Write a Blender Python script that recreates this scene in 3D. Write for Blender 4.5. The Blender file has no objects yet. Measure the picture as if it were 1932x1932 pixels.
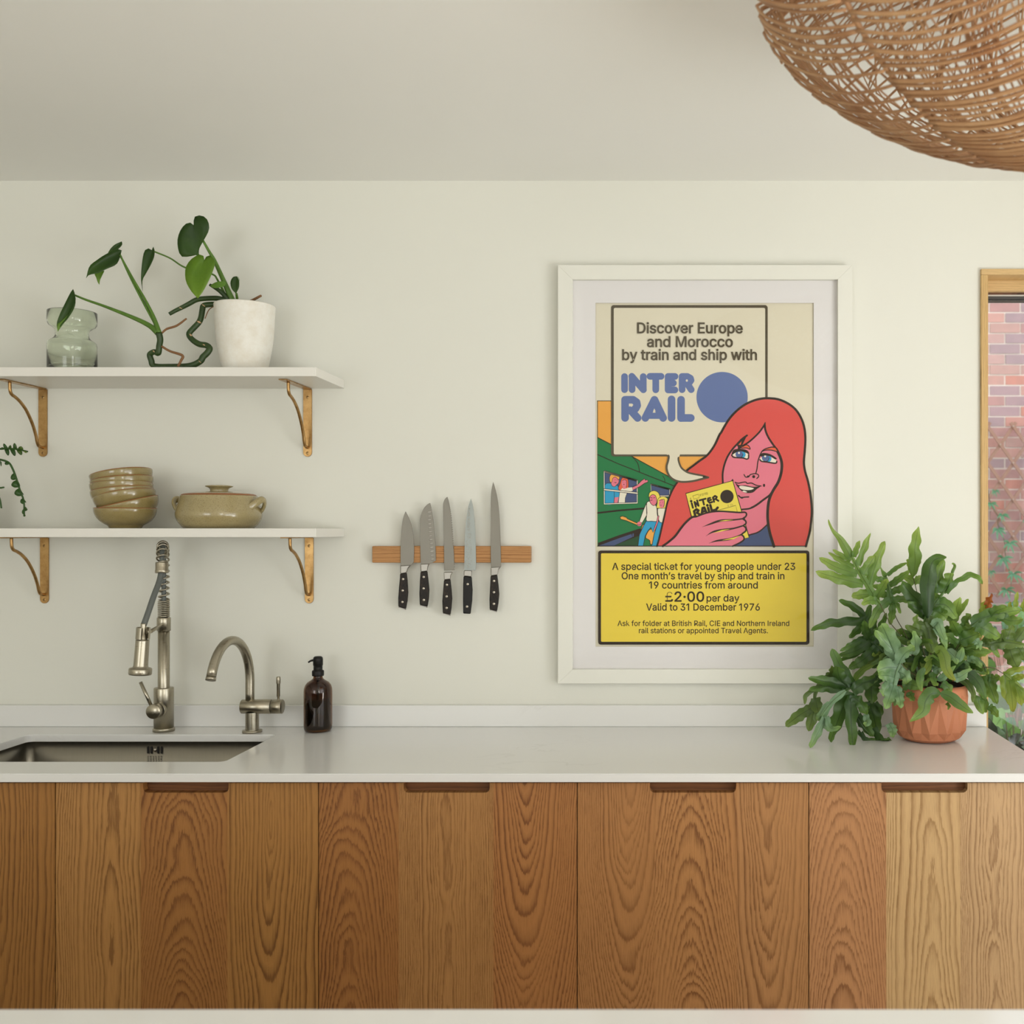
import bpy, bmesh, math, random
from mathutils import Vector, Matrix, noise
from mathutils.geometry import tessellate_polygon
R = math.radians
SC = bpy.context.scene
COL = SC.collection
rnd = random.Random(7)

# ------------------------------------------------------------------ camera, world, lights, exposure
CAM = Vector((0.0, -3.0, 1.48))
FPX, VX, VY = 1985.0, 1275.0, 1000.0
cd = bpy.data.cameras.new('camera')
cam = bpy.data.objects.new('camera', cd); COL.objects.link(cam)
cam.location = CAM; cam.rotation_euler = (R(90), 0, 0)
cd.sensor_width = 36.0; cd.sensor_fit = 'HORIZONTAL'
cd.lens = 36.0 * FPX / 1932.0
cd.shift_x = -(VX - 966.0) / 1932.0
cd.shift_y = (VY - 966.0) / 1932.0
cd.clip_start = 0.05; cd.clip_end = 60
cd.dof.use_dof = True; cd.dof.focus_distance = 2.9; cd.dof.aperture_fstop = 5.0
SC.camera = cam

world = bpy.data.worlds.new('sky'); SC.world = world
world.use_nodes = True
bgn = world.node_tree.nodes['Background']
bgn.inputs[0].default_value = (0.93, 0.97, 1.0, 1)
bgn.inputs[1].default_value = 3.0

def area(name, loc, rot, sx, sy, power, col):
    l = bpy.data.lights.new(name, 'AREA'); l.shape = 'RECTANGLE'
    l.size, l.size_y, l.energy, l.color = sx, sy, power, col
    o = bpy.data.objects.new(name, l); COL.objects.link(o)
    o.location = loc; o.rotation_euler = rot
    return o
# daylight through the bifold doors on the right and the windows in the rear wall
area('daylight_right', (2.52, -3.3, 1.15), (0, R(90), 0), 2.1, 2.8, 34, (0.99, 1.0, 0.99))
area('daylight_rear', (-2.1, -6.02, 1.45), (R(90), 0, 0), 1.7, 1.5, 40, (0.99, 1.0, 0.98))
area('daylight_rear_door', (2.06, -6.02, 1.55), (R(90), 0, 0), .85, 1.5, 38, (1.0, 1.0, 0.98))

# added fill lamp by the doors, tilted up to brighten the ceiling
area('ceiling_fill', (2.5, -3.2, .55), (0, R(128), 0), .9, 2.8, 92, (1.0, 1.0, 0.97))

vs = SC.view_settings
SC.display_settings.display_device = 'sRGB'
vs.view_transform = 'Standard'; vs.look = 'None'; vs.gamma = 1.0; vs.use_curve_mapping = False
vs.exposure = -0.54

# ------------------------------------------------------------------ helpers
def P(px, py, Y):
    d = Y - CAM.y
    return Vector(((px - VX) / FPX * d, Y, CAM.z - (py - VY) / FPX * d))
def PX(px, Y): return (px - VX) / FPX * (Y - CAM.y)
def PZ(py, Y): return CAM.z - (py - VY) / FPX * (Y - CAM.y)
def ppm(Y): return FPX / (Y - CAM.y)

def srgb(r, g, b):
    f = lambda c: (c / 255 / 12.92) if c / 255 <= 0.04045 else ((c / 255 + 0.055) / 1.055) ** 2.4
    return (f(r), f(g), f(b), 1.0)

def cat(pts, n=6, closed=False):
    """Catmull-Rom through points"""
    pts = [Vector(p) for p in pts]
    if len(pts) < 3 and not closed:
        return [pts[0].lerp(pts[-1], i / n) for i in range(n + 1)]
    out = []; N = len(pts)
    segs = N if closed else N - 1
    for i in range(segs):
        p1, p2 = pts[i % N], pts[(i + 1) % N]
        p0 = pts[(i - 1) % N] if (closed or i > 0) else p1 * 2 - p2
        p3 = pts[(i + 2) % N] if (closed or i + 2 < N) else p2 * 2 - p1
        for k in range(n):
            t = k / n
            out.append(0.5 * ((2 * p1) + (p2 - p0) * t + (2 * p0 - 5 * p1 + 4 * p2 - p3) * t * t + (3 * p1 - p0 - 3 * p2 + p3) * t ** 3))
    if not closed: out.append(pts[-1].copy())
    return out

class MB:
    def __init__(s): s.v = []; s.f = []; s.sm = []; s.mi = []; s.tip = {}; s.vein = {}; s.m = 0
    def vert(s, p, tip=None):
        s.v.append(Vector(p))
        if tip is not None: s.tip[len(s.v) - 1] = tip
        return len(s.v) - 1
    def face(s, idx, sm=False): s.f.append(tuple(idx)); s.sm.append(sm); s.mi.append(s.m)
    def box(s, a, b):
        x0, y0, z0 = a; x1, y1, z1 = b
        i = [s.vert(p) for p in ((x0,y0,z0),(x1,y0,z0),(x1,y1,z0),(x0,y1,z0),(x0,y0,z1),(x1,y0,z1),(x1,y1,z1),(x0,y1,z1))]
        for q in ((0,3,2,1),(4,5,6,7),(0,1,5,4),(1,2,6,5),(2,3,7,6),(3,0,4,7)): s.face([i[k] for k in q])
        return s
    def bar(s, p, q, w, h, up=(0, 0, 1)):
        p, q, up = Vector(p), Vector(q), Vector(up)
        t = (q - p).normalized(); a = t.cross(up).normalized() * w / 2; b = a.cross(t).normalized() * h / 2
        i = [s.vert(c) for c in (p-a-b, p+a-b, p+a+b, p-a+b, q-a-b, q+a-b, q+a+b, q-a+b)]
        for k in ((3,2,1,0),(4,5,6,7),(0,1,5,4),(1,2,6,5),(2,3,7,6),(3,0,4,7)): s.face([i[j] for j in k])
        return s
    def tube(s, pts, r, n=10, caps=True, flat=1.0, up=None, tips=None):
        pts = [Vector(p) for p in pts]; L = len(pts)
        rr = r if isinstance(r, (list, tuple)) else [r] * L
        if len(rr) != L:
            rr = [rr[min(int(i / (L - 1) * (len(rr) - 1)), len(rr) - 2)] * (1 - (i / (L - 1) * (len(rr) - 1) - min(int(i / (L - 1) * (len(rr) - 1)), len(rr) - 2)))
                  + rr[min(int(i / (L - 1) * (len(rr) - 1)), len(rr) - 2) + 1] * (i / (L - 1) * (len(rr) - 1) - min(int(i / (L - 1) * (len(rr) - 1)), len(rr) - 2)) for i in range(L)]
        T = [(pts[min(i + 1, L - 1)] - pts[max(i - 1, 0)]).normalized() for i in range(L)]
        nv = Vector(up) if up else (Vector((0, 0, 1)) if abs(T[0].z) < 0.9 else Vector((0, 1, 0)))
        rings = []
        for i in range(L):
            nv = (nv - T[i] * nv.dot(T[i]))
            nv = nv.normalized() if nv.length > 1e-6 else T[i].orthogonal().normalized()
            b = T[i].cross(nv)
            rings.append([s.vert(pts[i] + (nv * math.cos(2*math.pi*k/n) * flat + b * math.sin(2*math.pi*k/n)) * rr[i], None if tips is None else tips) for k in range(n)])
        for i in range(L - 1):
            for k in range(n): s.face((rings[i][k], rings[i][(k+1) % n], rings[i+1][(k+1) % n], rings[i+1][k]), True)
        if caps: s.face(rings[0][::-1]); s.face(rings[-1])
        return s
    def lathe(s, prof, n=40, M=None, sm=True):
        M = M or Matrix.Identity(4); rings = []
        for (r, z) in prof:
            if r < 1e-6: rings.append([s.vert(M @ Vector((0, 0, z)))])
            else: rings.append([s.vert(M @ Vector((r*math.cos(2*math.pi*k/n), r*math.sin(2*math.pi*k/n), z))) for k in range(n)])
        for a, b in zip(rings, rings[1:]):
            for k in range(n):
                k2 = (k + 1) % n
                if len(a) == 1 and len(b) == 1: continue
                if len(a) == 1: s.face((a[0], b[k2], b[k]), sm)
                elif len(b) == 1: s.face((a[k], a[k2], b[0]), sm)
                else: s.face((a[k], a[k2], b[k2], b[k]), sm)
        return s
    def prism(s, poly, y0, y1, ax='xz'):
        """extrude a polygon of (x,z) between two y values (front y0 < y1)"""
        n = len(poly)
        a = [s.vert((x, y0, z)) for x, z in poly]; b = [s.vert((x, y1, z)) for x, z in poly]
        for t in tessellate_polygon([[Vector((x, z, 0)) for x, z in poly]]):
            s.face([a[i] for i in t]); s.face([b[i] for i in t[::-1]])
        for i in range(n): s.face((a[i], a[(i+1) % n], b[(i+1) % n], b[i]))
        return s
    def build(s, name, mat, parent=None, bevel=0, seg=2, fix=True, solid=0):
        me = bpy.data.meshes.new(name)
        off = Vector((0, 0, 0)); p = parent
        while p is not None: off += p.location; p = p.parent
        me.from_pydata([v - off for v in s.v], [], s.f)
        me.polygons.foreach_set('use_smooth', s.sm)
        mats = mat if isinstance(mat, list) else [mat]
        for m in mats: me.materials.append(m)
        if len(mats) > 1: me.polygons.foreach_set('material_index', s.mi)
        if s.tip:
            at = me.attributes.new('tip', 'FLOAT', 'POINT')
            at.data.foreach_set('value', [s.tip.get(i, 0.0) for i in range(len(s.v))])
        if s.vein:
            at = me.attributes.new('vein', 'FLOAT', 'POINT')
            at.data.foreach_set('value', [s.vein.get(i, 0.0) for i in range(len(s.v))])
        if fix:
            bm = bmesh.new(); bm.from_mesh(me); bmesh.ops.recalc_face_normals(bm, faces=bm.faces); bm.to_mesh(me); bm.free()
        me.update()
        o = bpy.data.objects.new(name, me); COL.objects.link(o)
        if parent is not None: o.parent = parent
        if bevel:
            b = o.modifiers.new('bevel', 'BEVEL'); b.width = bevel; b.segments = seg; b.limit_method = 'ANGLE'; b.angle_limit = R(40)
        if solid:
            b = o.modifiers.new('solid', 'SOLIDIFY'); b.thickness = solid; b.offset = 0
        return o

def helix(path, r, turns, n=14):
    """points of a coil of radius r around a polyline path"""
    path = [Vector(p) for p in path]
    L = [0]
    for a, b in zip(path, path[1:]): L.append(L[-1] + (b - a).length)
    out = []; N = int(turns * n); nv = Vector((1, 0, 0))
    for i in range(N + 1):
        d = i / N * L[-1]; k = 0
        while k < len(L) - 2 and L[k + 1] < d: k += 1
        t = (d - L[k]) / max(L[k + 1] - L[k], 1e-9)
        c = path[k].lerp(path[k + 1], t); T = (path[k + 1] - path[k]).normalized()
        nv = (nv - T * nv.dot(T)).normalized(); b = T.cross(nv)
        a = 2 * math.pi * i / n
        out.append(c + (nv * math.cos(a) + b * math.sin(a)) * r)
    return out

def tag(o, label, catg, group=None, kind=None):
    o['label'] = label; o['category'] = catg
    if group: o['group'] = group
    if kind: o['kind'] = kind
    return o
def struct(o, label=None):
    o['kind'] = 'structure'
    if label: o['label'] = label
    return o
def thing(name, label, catg, loc, group=None):
    o = bpy.data.objects.new(name, None); COL.objects.link(o); o.location = loc
    o.empty_display_size = 0.05
    return tag(o, label, catg, group)

# ------------------------------------------------------------------ materials
class NT:
    def __init__(s, name):
        s.m = bpy.data.materials.new(name); s.m.use_nodes = True
        s.t = s.m.node_tree; s.b = s.t.nodes['Principled BSDF']; s.out = s.t.nodes['Material Output']
    def n(s, t, **kw):
        nd = s.t.nodes.new(t)
        for k, v in kw.items(): setattr(nd, k, v)
        return nd
    def set(s, sock, v):
        if isinstance(v, bpy.types.NodeSocket): s.t.links.new(v, sock)
        else: sock.default_value = v
    def math(s, op, a, b=0.0, c=None, clamp=False):
        nd = s.n('ShaderNodeMath', operation=op, use_clamp=clamp); s.set(nd.inputs[0], a); s.set(nd.inputs[1], b)
        if c is not None: s.set(nd.inputs[2], c)
        return nd.outputs[0]
    def noise(s, vec, scale, detail=3, rough=0.5, dist=0.0):
        nd = s.n('ShaderNodeTexNoise'); s.set(nd.inputs['Vector'], vec); nd.inputs['Scale'].default_value = scale
        nd.inputs['Detail'].default_value = detail; nd.inputs['Roughness'].default_value = rough; nd.inputs['Distortion'].default_value = dist
        return nd.outputs['Fac']
    def mapv(s, vec, scale=(1, 1, 1), loc=(0, 0, 0)):
        nd = s.n('ShaderNodeMapping'); s.set(nd.inputs['Vector'], vec); nd.inputs['Scale'].default_value = scale; nd.inputs['Location'].default_value = loc
        return nd.outputs[0]
    def ramp(s, fac, stops, interp='LINEAR'):
        nd = s.n('ShaderNodeValToRGB'); s.set(nd.inputs[0], fac); cr = nd.color_ramp; cr.interpolation = interp
        while len(cr.elements) < len(stops): cr.elements.new(0.5)
        for e, (p, c) in zip(cr.elements, stops): e.position = p; e.color = c if len(c) == 4 else (*c, 1)
        return nd.outputs[0]
    def mix(s, fac, a, b, mode='MIX'):
        nd = s.n('ShaderNodeMix', data_type='RGBA', blend_type=mode)
        s.set(nd.inputs[0], fac); s.set(nd.inputs[6], a); s.set(nd.inputs[7], b)
        return nd.outputs[2]
    def pos(s): return s.n('ShaderNodeNewGeometry').outputs['Position']
    def objc(s): return s.n('ShaderNodeTexCoord').outputs['Object']
    def bump(s, h, strength=0.2, dist=0.001):
        nd = s.n('ShaderNodeBump'); s.set(nd.inputs['Height'], h); nd.inputs['Strength'].default_value = strength; nd.inputs['Distance'].default_value = dist
        s.t.links.new(nd.outputs[0], s.b.inputs['Normal'])
    def p(s, **kw):
        names = dict(col='Base Color', rough='Roughness', metal='Metallic', spec='Specular IOR Level', trans='Transmission Weight', ior='IOR', coat='Coat Weight', coatr='Coat Roughness', aniso='Anisotropic', sss='Subsurface Weight', alpha='Alpha')
        for k, v in kw.items(): s.set(s.b.inputs[names[k]], v)
        return s

def plain(name, col, rough=0.5, **kw):
    t = NT(name); t.p(col=col, rough=rough, **kw); return t.m

def paint(name, col, rough=0.6, var=0.03):
    t = NT(name); ps = t.pos()
    f = t.noise(ps, 3.0, 3)
    c2 = tuple(c * (1 - var) for c in col[:3]) + (1,)
    t.p(col=t.mix(f, col, c2), rough=rough, spec=0.3)
    t.bump(t.noise(ps, 160, 3), 0.06, 0.001)
    return t.m

def oak(name, base, dark, cx, h, s, freq=150, seed=0.0, wig=1.0, contrast=1.0, axis='z', rough=0.45):
    """plain-sawn oak: growth rings of a tapering trunk cut by the board face; axis = grain direction"""
    t = NT(name); ps = t.pos()
    sp = t.n('ShaderNodeSeparateXYZ'); t.set(sp.inputs[0], ps)
    X, Y, Z = sp.outputs
    if axis == 'x': X, Z = Z, X
    cmb = t.n('ShaderNodeCombineXYZ'); t.set(cmb.inputs[0], X); t.set(cmb.inputs[1], seed); t.set(cmb.inputs[2], Z)
    v = cmb.outputs[0]
    n1 = t.math('SUBTRACT', t.noise(t.mapv(v, (6, 1, 2.2)), 1.0, 2), 0.5)
    n2 = t.math('SUBTRACT', t.noise(t.mapv(v, (30, 1, 7)), 1.0, 3), 0.5)
    n3 = t.math('SUBTRACT', t.noise(t.mapv(v, (330, 1, 22)), 1.0, 4, 0.65), 0.5)
    n4 = t.noise(t.mapv(v, (3, 1, 3.4), (seed, 0, 0)), 1.0, 2)
    xx = t.math('MULTIPLY_ADD', n1, 0.036 * wig, t.math('SUBTRACT', X, cx))
    u = t.math('MULTIPLY_ADD', n4, 0.036 * wig, t.math('MULTIPLY_ADD', t.math('SUBTRACT', Z, 0.5), s, h))
    r = t.math('SQRT', t.math('ADD', t.math('MULTIPLY', xx, xx), t.math('MULTIPLY', u, u)))
    r = t.math('MULTIPLY_ADD', n2, 0.0055 * wig, r)
    r = t.math('MULTIPLY_ADD', n3, 0.0050, r)
    w = t.math('MULTIPLY', r, freq)
    w = t.math('ADD', t.math('ADD', w, t.math('MULTIPLY', t.math('SINE', t.math('MULTIPLY', w, 0.73)), 0.55)), t.math('MULTIPLY', t.math('SINE', t.math('MULTIPLY', w, 0.29)), 0.9))
    f = t.math('FRACT', w)
    band = t.ramp(f, [(0.0, (0.10,)*3), (0.35, (0.0,)*3), (0.66, (0.42,)*3), (0.84, (1.0,)*3), (0.93, (0.95,)*3), (1.0, (0.10,)*3)])
    amp = t.ramp(t.noise(t.mapv(v, (11, 1, 2.0), (3 + seed, 0, 0)), 1.0, 2), [(0.30, (0.40,)*3), (0.65, (1.0,)*3)])
    bandf = t.math('MULTIPLY', t.math('MULTIPLY', band, amp), 1.0 * contrast)
    pore = t.noise(t.mapv(v, (1100, 1, 22)), 1.0, 2, 0.6)
    pf = t.ramp(pore, [(0.50, (0,)*3), (0.66, (1,)*3)])
    big = t.noise(t.mapv(v, (7, 1, 1.4), (9, 0, 0)), 1.0, 3)
    c = t.mix(bandf, base, tuple(k * 0.80 for k in dark[:3]) + (1,))
    c = t.mix(t.math('MULTIPLY', pf, t.math('MULTIPLY_ADD', bandf, 0.45, 0.26)), c, tuple(k * 0.50 for k in dark[:3]) + (1,))
    c = t.mix(t.math('MULTIPLY', big, 0.30), c, tuple(k * 0.80 for k in base[:3]) + (1,))
    t.p(col=c, rough=t.math('MULTIPLY_ADD', bandf, 0.10, rough), spec=0.35)
    t.bump(t.math('ADD', t.math('MULTIPLY', bandf, -0.5), t.math('MULTIPLY', pf, -0.5)), 0.15, 0.0006)
    return t.m

def leafmat(name, base, tipc, dark, rough=0.42, trans=0.35, spec=0.45, nscale=14):
    t = NT(name)
    at = t.n('ShaderNodeAttribute', attribute_name='tip'); tip = at.outputs['Fac']
    ps = t.pos()
    f = t.ramp(t.noise(ps, nscale, 3), [(0.3, (0,)*3), (0.7, (1,)*3)])
    c = t.mix(t.math('MULTIPLY', f, 0.6), base, dark)
    c = t.mix(t.math('POWER', t.math('MAXIMUM', tip, 0.0), 2.2), c, tipc)
    c = t.mix(t.math('MULTIPLY', t.ramp(t.noise(ps, 300, 2), [(0.45, (0,)*3), (0.7, (1,)*3)]), 0.22), c, dark)
    ve = t.n('ShaderNodeAttribute', attribute_name='vein').outputs['Fac']
    c = t.mix(t.math('MULTIPLY', t.ramp(ve, [(0.80, (0,)*3), (0.93, (1,)*3)]), 0.65), c, tuple(k * 0.45 for k in dark[:3]) + (1,))
    t.p(col=c, rough=rough, spec=spec)
    t.bump(t.noise(ps, 90, 2), 0.35, 0.002)
    tr = t.n('ShaderNodeBsdfTranslucent'); t.set(tr.inputs[0], t.mix(0.5, c, tipc))
    mx = t.n('ShaderNodeMixShader'); mx.inputs[0].default_value = trans
    t.t.links.new(t.b.outputs[0], mx.inputs[1]); t.t.links.new(tr.outputs[0], mx.inputs[2]); t.t.links.new(mx.outputs[0], t.out.inputs[0])
    return t.m

def metal(name, col, rough, brush=None):
    t = NT(name); t.p(col=col, metal=1.0, rough=rough)
    if brush:
        f = t.noise(t.mapv(t.objc(), brush), 1.0, 3, 0.6)
        t.p(rough=t.math('MULTIPLY_ADD', f, 0.16, rough - 0.08))
        t.p(col=t.mix(f, tuple(c * 0.86 for c in col[:3]) + (1,), col))
    return t.m

M = {}
M['wall'] = paint('wall_paint', srgb(229, 228, 218), 0.65, 0.02)
M['ceiling'] = paint('ceiling_paint', srgb(244, 243, 238), 0.7, 0.02)
M['white'] = paint('white_satin', srgb(233, 230, 222), 0.4, 0.02)
M['frame'] = paint('frame_white', srgb(231, 230, 220), 0.42, 0.02)
M['matboard'] = paint('mat_board', srgb(228, 225, 224), 0.8, 0.02)
t = NT('quartz'); ps = t.pos()
wv = t.noise(t.mapv(ps, (2.5, 4, 3)), 1.0, 6, 0.6, 1.2)
vein = t.ramp(wv, [(0.485, (0,)*3), (0.50, (1,)*3), (0.515, (0,)*3)])
vm = t.math('MULTIPLY', vein, t.ramp(t.noise(ps, 2.0, 2), [(0.55, (0,)*3), (0.75, (0.3,)*3)]))
t.p(col=t.mix(vm, srgb(229, 228, 225), srgb(178, 174, 168)), rough=0.16, spec=0.5); M['quartz'] = t.m
M['nickel'] = metal('brushed_nickel', srgb(178, 171, 154), 0.30, (60, 60, 900))
M['nickel_x'] = metal('brushed_nickel_turned', srgb(176, 168, 150), 0.32, (900, 60, 60))
M['nickel_dark'] = plain('dark_rubber_ring', srgb(28, 26, 24), 0.6)
M['steel'] = metal('sink_steel', srgb(150, 145, 134), 0.34, (300, 20, 20))
M['blade'] = metal('blade_steel', srgb(126, 122, 113), 0.42, (500, 20, 12))
M['blade2'] = metal('blade_steel_pale', srgb(146, 150, 146), 0.42, (500, 20, 12))
M['bolster'] = metal('bolster_steel', srgb(142, 138, 130), 0.34)
M['rivet'] = metal('rivet_steel', srgb(190, 182, 170), 0.3)
t = NT('brass'); f = t.noise(t.objc(), 45, 4, 0.65)
t.p(col=t.mix(t.ramp(f, [(0.4, (0,)*3), (0.7, (1,)*3)]), srgb(180, 145, 96), srgb(150, 114, 70)), metal=1.0, rough=t.math('MULTIPLY_ADD', f, 0.2, 0.22)); M['brass'] = t.m
M['black'] = plain('black_plastic', srgb(18, 17, 16), 0.45, spec=0.3)
t = NT('pakka_wood'); v = t.mapv(t.objc(), (90, 10, 18))
w = t.noise(v, 1.0, 2, 0.5, 1.5)
t.p(col=t.mix(t.ramp(t.math('FRACT', t.math('MULTIPLY', w, 9)), [(0.55, (0,)*3), (0.95, (0.55,)*3), (1.0, (0,)*3)]), srgb(24, 21, 19), srgb(74, 58, 44)), rough=0.45, spec=0.25); M['handle'] = t.m
M['hose'] = plain('braided_hose', srgb(96, 100, 96), 0.55)
t = NT('green_glass'); t.p(col=srgb(247, 252, 243), rough=0.01, trans=1.0, ior=1.45); M['glass_green'] = t.m
t = NT('amber_glass'); t.p(col=srgb(124, 74, 16), rough=0.03, trans=1.0, ior=1.5); M['glass_amber'] = t.m
M['soap'] = plain('dark_soap', srgb(34, 26, 14), 0.25)
t = NT('stoneware'); ob = t.objc()
f = t.noise(ob, 30, 4, 0.6); sp_ = t.ramp(t.noise(ob, 420, 2), [(0.55, (0,)*3), (0.72, (1,)*3)])
c = t.mix(f, srgb(158, 142, 94), srgb(134, 116, 68)); c = t.mix(t.math('MULTIPLY', sp_, 0.4), c, srgb(92, 72, 38))
t.p(col=c, rough=0.20, spec=0.6, coat=0.5, coatr=0.06); M['stoneware'] = t.m
t = NT('stoneware_pale'); ob = t.objc()
f = t.noise(ob, 26, 4, 0.6); sp_ = t.ramp(t.noise(ob, 380, 2), [(0.52, (0,)*3), (0.70, (1,)*3)])
c = t.mix(f, srgb(172, 158, 116), srgb(150, 134, 90)); c = t.mix(t.math('MULTIPLY', sp_, 0.45), c, srgb(108, 88, 52))
t.p(col=c, rough=0.20, spec=0.6, coat=0.5, coatr=0.06); M['stoneware_pale'] = t.m
M['rimbrown'] = plain('rust_rim', srgb(146, 88, 44), 0.35)
t = NT('plaster_pot'); f = t.noise(t.objc(), 22, 5, 0.7)
t.p(col=t.mix(t.ramp(f, [(0.4, (0,)*3), (0.75, (1,)*3)]), srgb(238, 235, 226), srgb(226, 218, 202)), rough=0.75); t.bump(f, 0.25, 0.003); M['plaster'] = t.m
t = NT('terracotta'); f = t.noise(t.objc(), 12, 4, 0.6)
t.p(col=t.mix(f, srgb(194, 128, 92), srgb(178, 108, 74)), rough=0.6); M['terracotta'] = t.m
M['soil'] = plain('soil', srgb(46, 34, 24), 0.95)
t = NT('rattan'); f = t.noise(t.objc(), 9, 4, 0.6); f2 = t.noise(t.objc(), 60, 3)
t.p(col=t.mix(t.ramp(f, [(0.3, (0,)*3), (0.7, (1,)*3)]), srgb(208, 168, 124), srgb(170, 120, 80)), rough=0.5)
t.set(t.b.inputs['Base Color'], t.mix(t.math('MULTIPLY', f2, 0.4), t.b.inputs['Base Color'].links[0].from_socket, srgb(150, 104, 68))); M['rattan'] = t.m
t = NT('pane_glass')     # clear architectural glass: transparent with fresnel reflection
fr = t.n('ShaderNodeFresnel'); fr.inputs[0].default_value = 1.38
gl = t.n('ShaderNodeBsdfGlossy'); gl.inputs['Roughness'].default_value = 0.02
tr = t.n('ShaderNodeBsdfTransparent'); mx = t.n('ShaderNodeMixShader')
t.t.links.new(fr.outputs[0], mx.inputs[0]); t.t.links.new(tr.outputs[0], mx.inputs[1]); t.t.links.new(gl.outputs[0], mx.inputs[2]); t.t.links.new(mx.outputs[0], t.out.inputs[0]); M['pane'] = t.m
M['aluminium'] = plain('grey_aluminium', srgb(70, 68, 66), 0.4)
M['oak_pale_z'] = oak('oak_window_jamb', srgb(212, 176, 118), srgb(184, 144, 88), 0.6, 0.05, 0.02, 170, 2.2, 0.6, 0.6)
M['oak_pale_x'] = oak('oak_window_head', srgb(220, 186, 132), srgb(196, 156, 100), 0.9, 0.05, 0.02, 170, 4.2, 0.6, 0.6, axis='x')
M['oak_rack'] = oak('oak_knife_rack', srgb(190, 138, 84), srgb(156, 102, 56), 1.47, 0.02, 0.02, 190, 1.2, 0.5, 0.9, axis='x')
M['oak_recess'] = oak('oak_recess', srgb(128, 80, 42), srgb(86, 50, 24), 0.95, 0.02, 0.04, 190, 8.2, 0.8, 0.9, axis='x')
M['carcass'] = plain('carcass_shadow_gap', srgb(40, 34, 30), 0.7)
M['floor'] = oak('oak_floor', srgb(222, 208, 188), srgb(206, 190, 166), 0.0, 0.1, 0.02, 60, 6.0, 1.0, 0.6, axis='x')
M['paving'] = paint('paving', srgb(150, 142, 132), 0.8, 0.2)
M['mortar'] = paint('mortar', srgb(226, 214, 202), 0.9, 0.08)
M['trellis'] = paint('trellis_wood', srgb(160, 122, 104), 0.7, 0.2)

# ------------------------------------------------------------------ room
CEIL = 2.476; XL, XR, YB = -3.3, 2.55, -6.0
WT = 0.923                                   # worktop height
Y_FR = -0.596                                # worktop front
wx0, wx1 = PX(1851.5, -0.012), 2.05          # window opening in the back wall (outer edge of lining)
wtop = PZ(507, -0.012)
m = MB()
m.box((XL - .1, 0, 0), (wx0 + .004, 0.14, CEIL + .05)); m.box((wx0 + .004, 0, wtop - .004), (wx1, 0.14, CEIL + .05)); m.box((wx1, 0, 0), (XR + .1, 0.14, CEIL + .05))
struct(m.build('wall_back', M['wall']), 'cream painted plaster wall behind the worktop')
struct(MB().box((XL - .1, YB - .1, CEIL), (XR + .1, 0.0, CEIL + .1)).build('ceiling', M['ceiling']), 'plain white ceiling')
struct(MB().box((XL - .1, YB - .1, -.06), (XR + .1, 0.14, 0)).build('floor', M['floor']), 'oak floor')
struct(MB().box((XL - .1, YB, 0), (XL, 0, CEIL)).build('wall_left', M['wall']), 'cream painted side wall')
m = MB()
m.box((XR, -1.8, 0), (XR + .1, 0, CEIL)); m.box((XR, YB, 0), (XR + .1, -4.8, CEIL)); m.box((XR, -4.8, 2.25), (XR + .1, -1.8, CEIL))
struct(m.build('wall_right', M['wall']), 'cream wall around the bifold doors')
m = MB()
m.box((XL - .1, YB - .1, 0), (XR + .1, YB, .80)); m.box((XL - .1, YB - .1, 2.3), (XR + .1, YB, CEIL)); m.box((XL - .1, YB - .1, .8), (-3.05, YB, 2.3)); m.box((-1.15, YB - .1, .8), (1.6, YB, 2.3)); m.box((2.5, YB - .1, .8), (XR + .1, YB, 2.3))
struct(m.build('wall_rear', M['wall']), 'cream wall with the windows facing the kitchen')
w = struct(MB().box((-3.05, YB - .03, 1.8), (-1.15, YB - .005, 1.84)).build('window_2', M['white']), 'white rear window bars')
for k in range(1, 4): MB().box((-3.05 + k * .475 - .02, YB - .03, .8), (-3.05 + k * .475 + .02, YB - .005, 2.3)).build('glazing_bar', M['white'], w)
w = struct(MB().box((1.6, YB - .03, 1.62), (2.5, YB - .005, 1.67)).build('window_3', M['white']), 'white rear side window bars')
for k in (1, 2): MB().box((1.6 + k * .3 - .02, YB - .03, .8), (1.6 + k * .3 + .02, YB - .005, 2.3)).build('glazing_bar', M['white'], w)
w = struct(MB().box((XR + .02, -4.8, 2.19), (XR + .08, -1.8, 2.25)).build('door_1', M['aluminium']), 'grey framed bifold doors in the right wall')
for k in range(5): MB().box((XR + .02, -4.8 + k * .735, 0), (XR + .08, -4.74 + k * .735, 2.19)).build('door_stile', M['aluminium'], w)

# window_1 : oak lined opening to the garden, right end of the back wall
Yw = -0.012
jw = PX(1864.5, Yw) - wx0
win = struct(MB().box((wx0, Yw, 0), (wx0 + jw, .15, wtop - (PZ(507, Yw) - PZ(518.5, Yw)))).build('window_1', M['oak_pale_z'], bevel=.0012), 'tall garden window lined with pale oak at the right edge')
MB().box((wx0, Yw, PZ(518.3, Yw)), (wx1 - .002, .15, wtop)).build('window_head', M['oak_pale_x'], win, bevel=.0012)
MB().box((wx1 - jw, Yw, 0), (wx1 - .002, .15, PZ(518.5, Yw))).build('window_jamb', M['oak_pale_z'], win, bevel=.0012)
yb = 0.055
MB().box((wx0 + jw, yb, PZ(549, yb)), (wx1 - jw, yb + .02, PZ(518.3, Yw))).build('pelmet_board', M['oak_pale_x'], win, bevel=.001)
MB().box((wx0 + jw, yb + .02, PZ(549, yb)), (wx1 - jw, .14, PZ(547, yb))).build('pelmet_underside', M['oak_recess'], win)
yg = .125
MB().box((wx0 + jw, yg - .02, PZ(561, yg)), (wx1 - jw, yg + .02, PZ(545, yg))).build('top_rail', M['white'], win)
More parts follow.
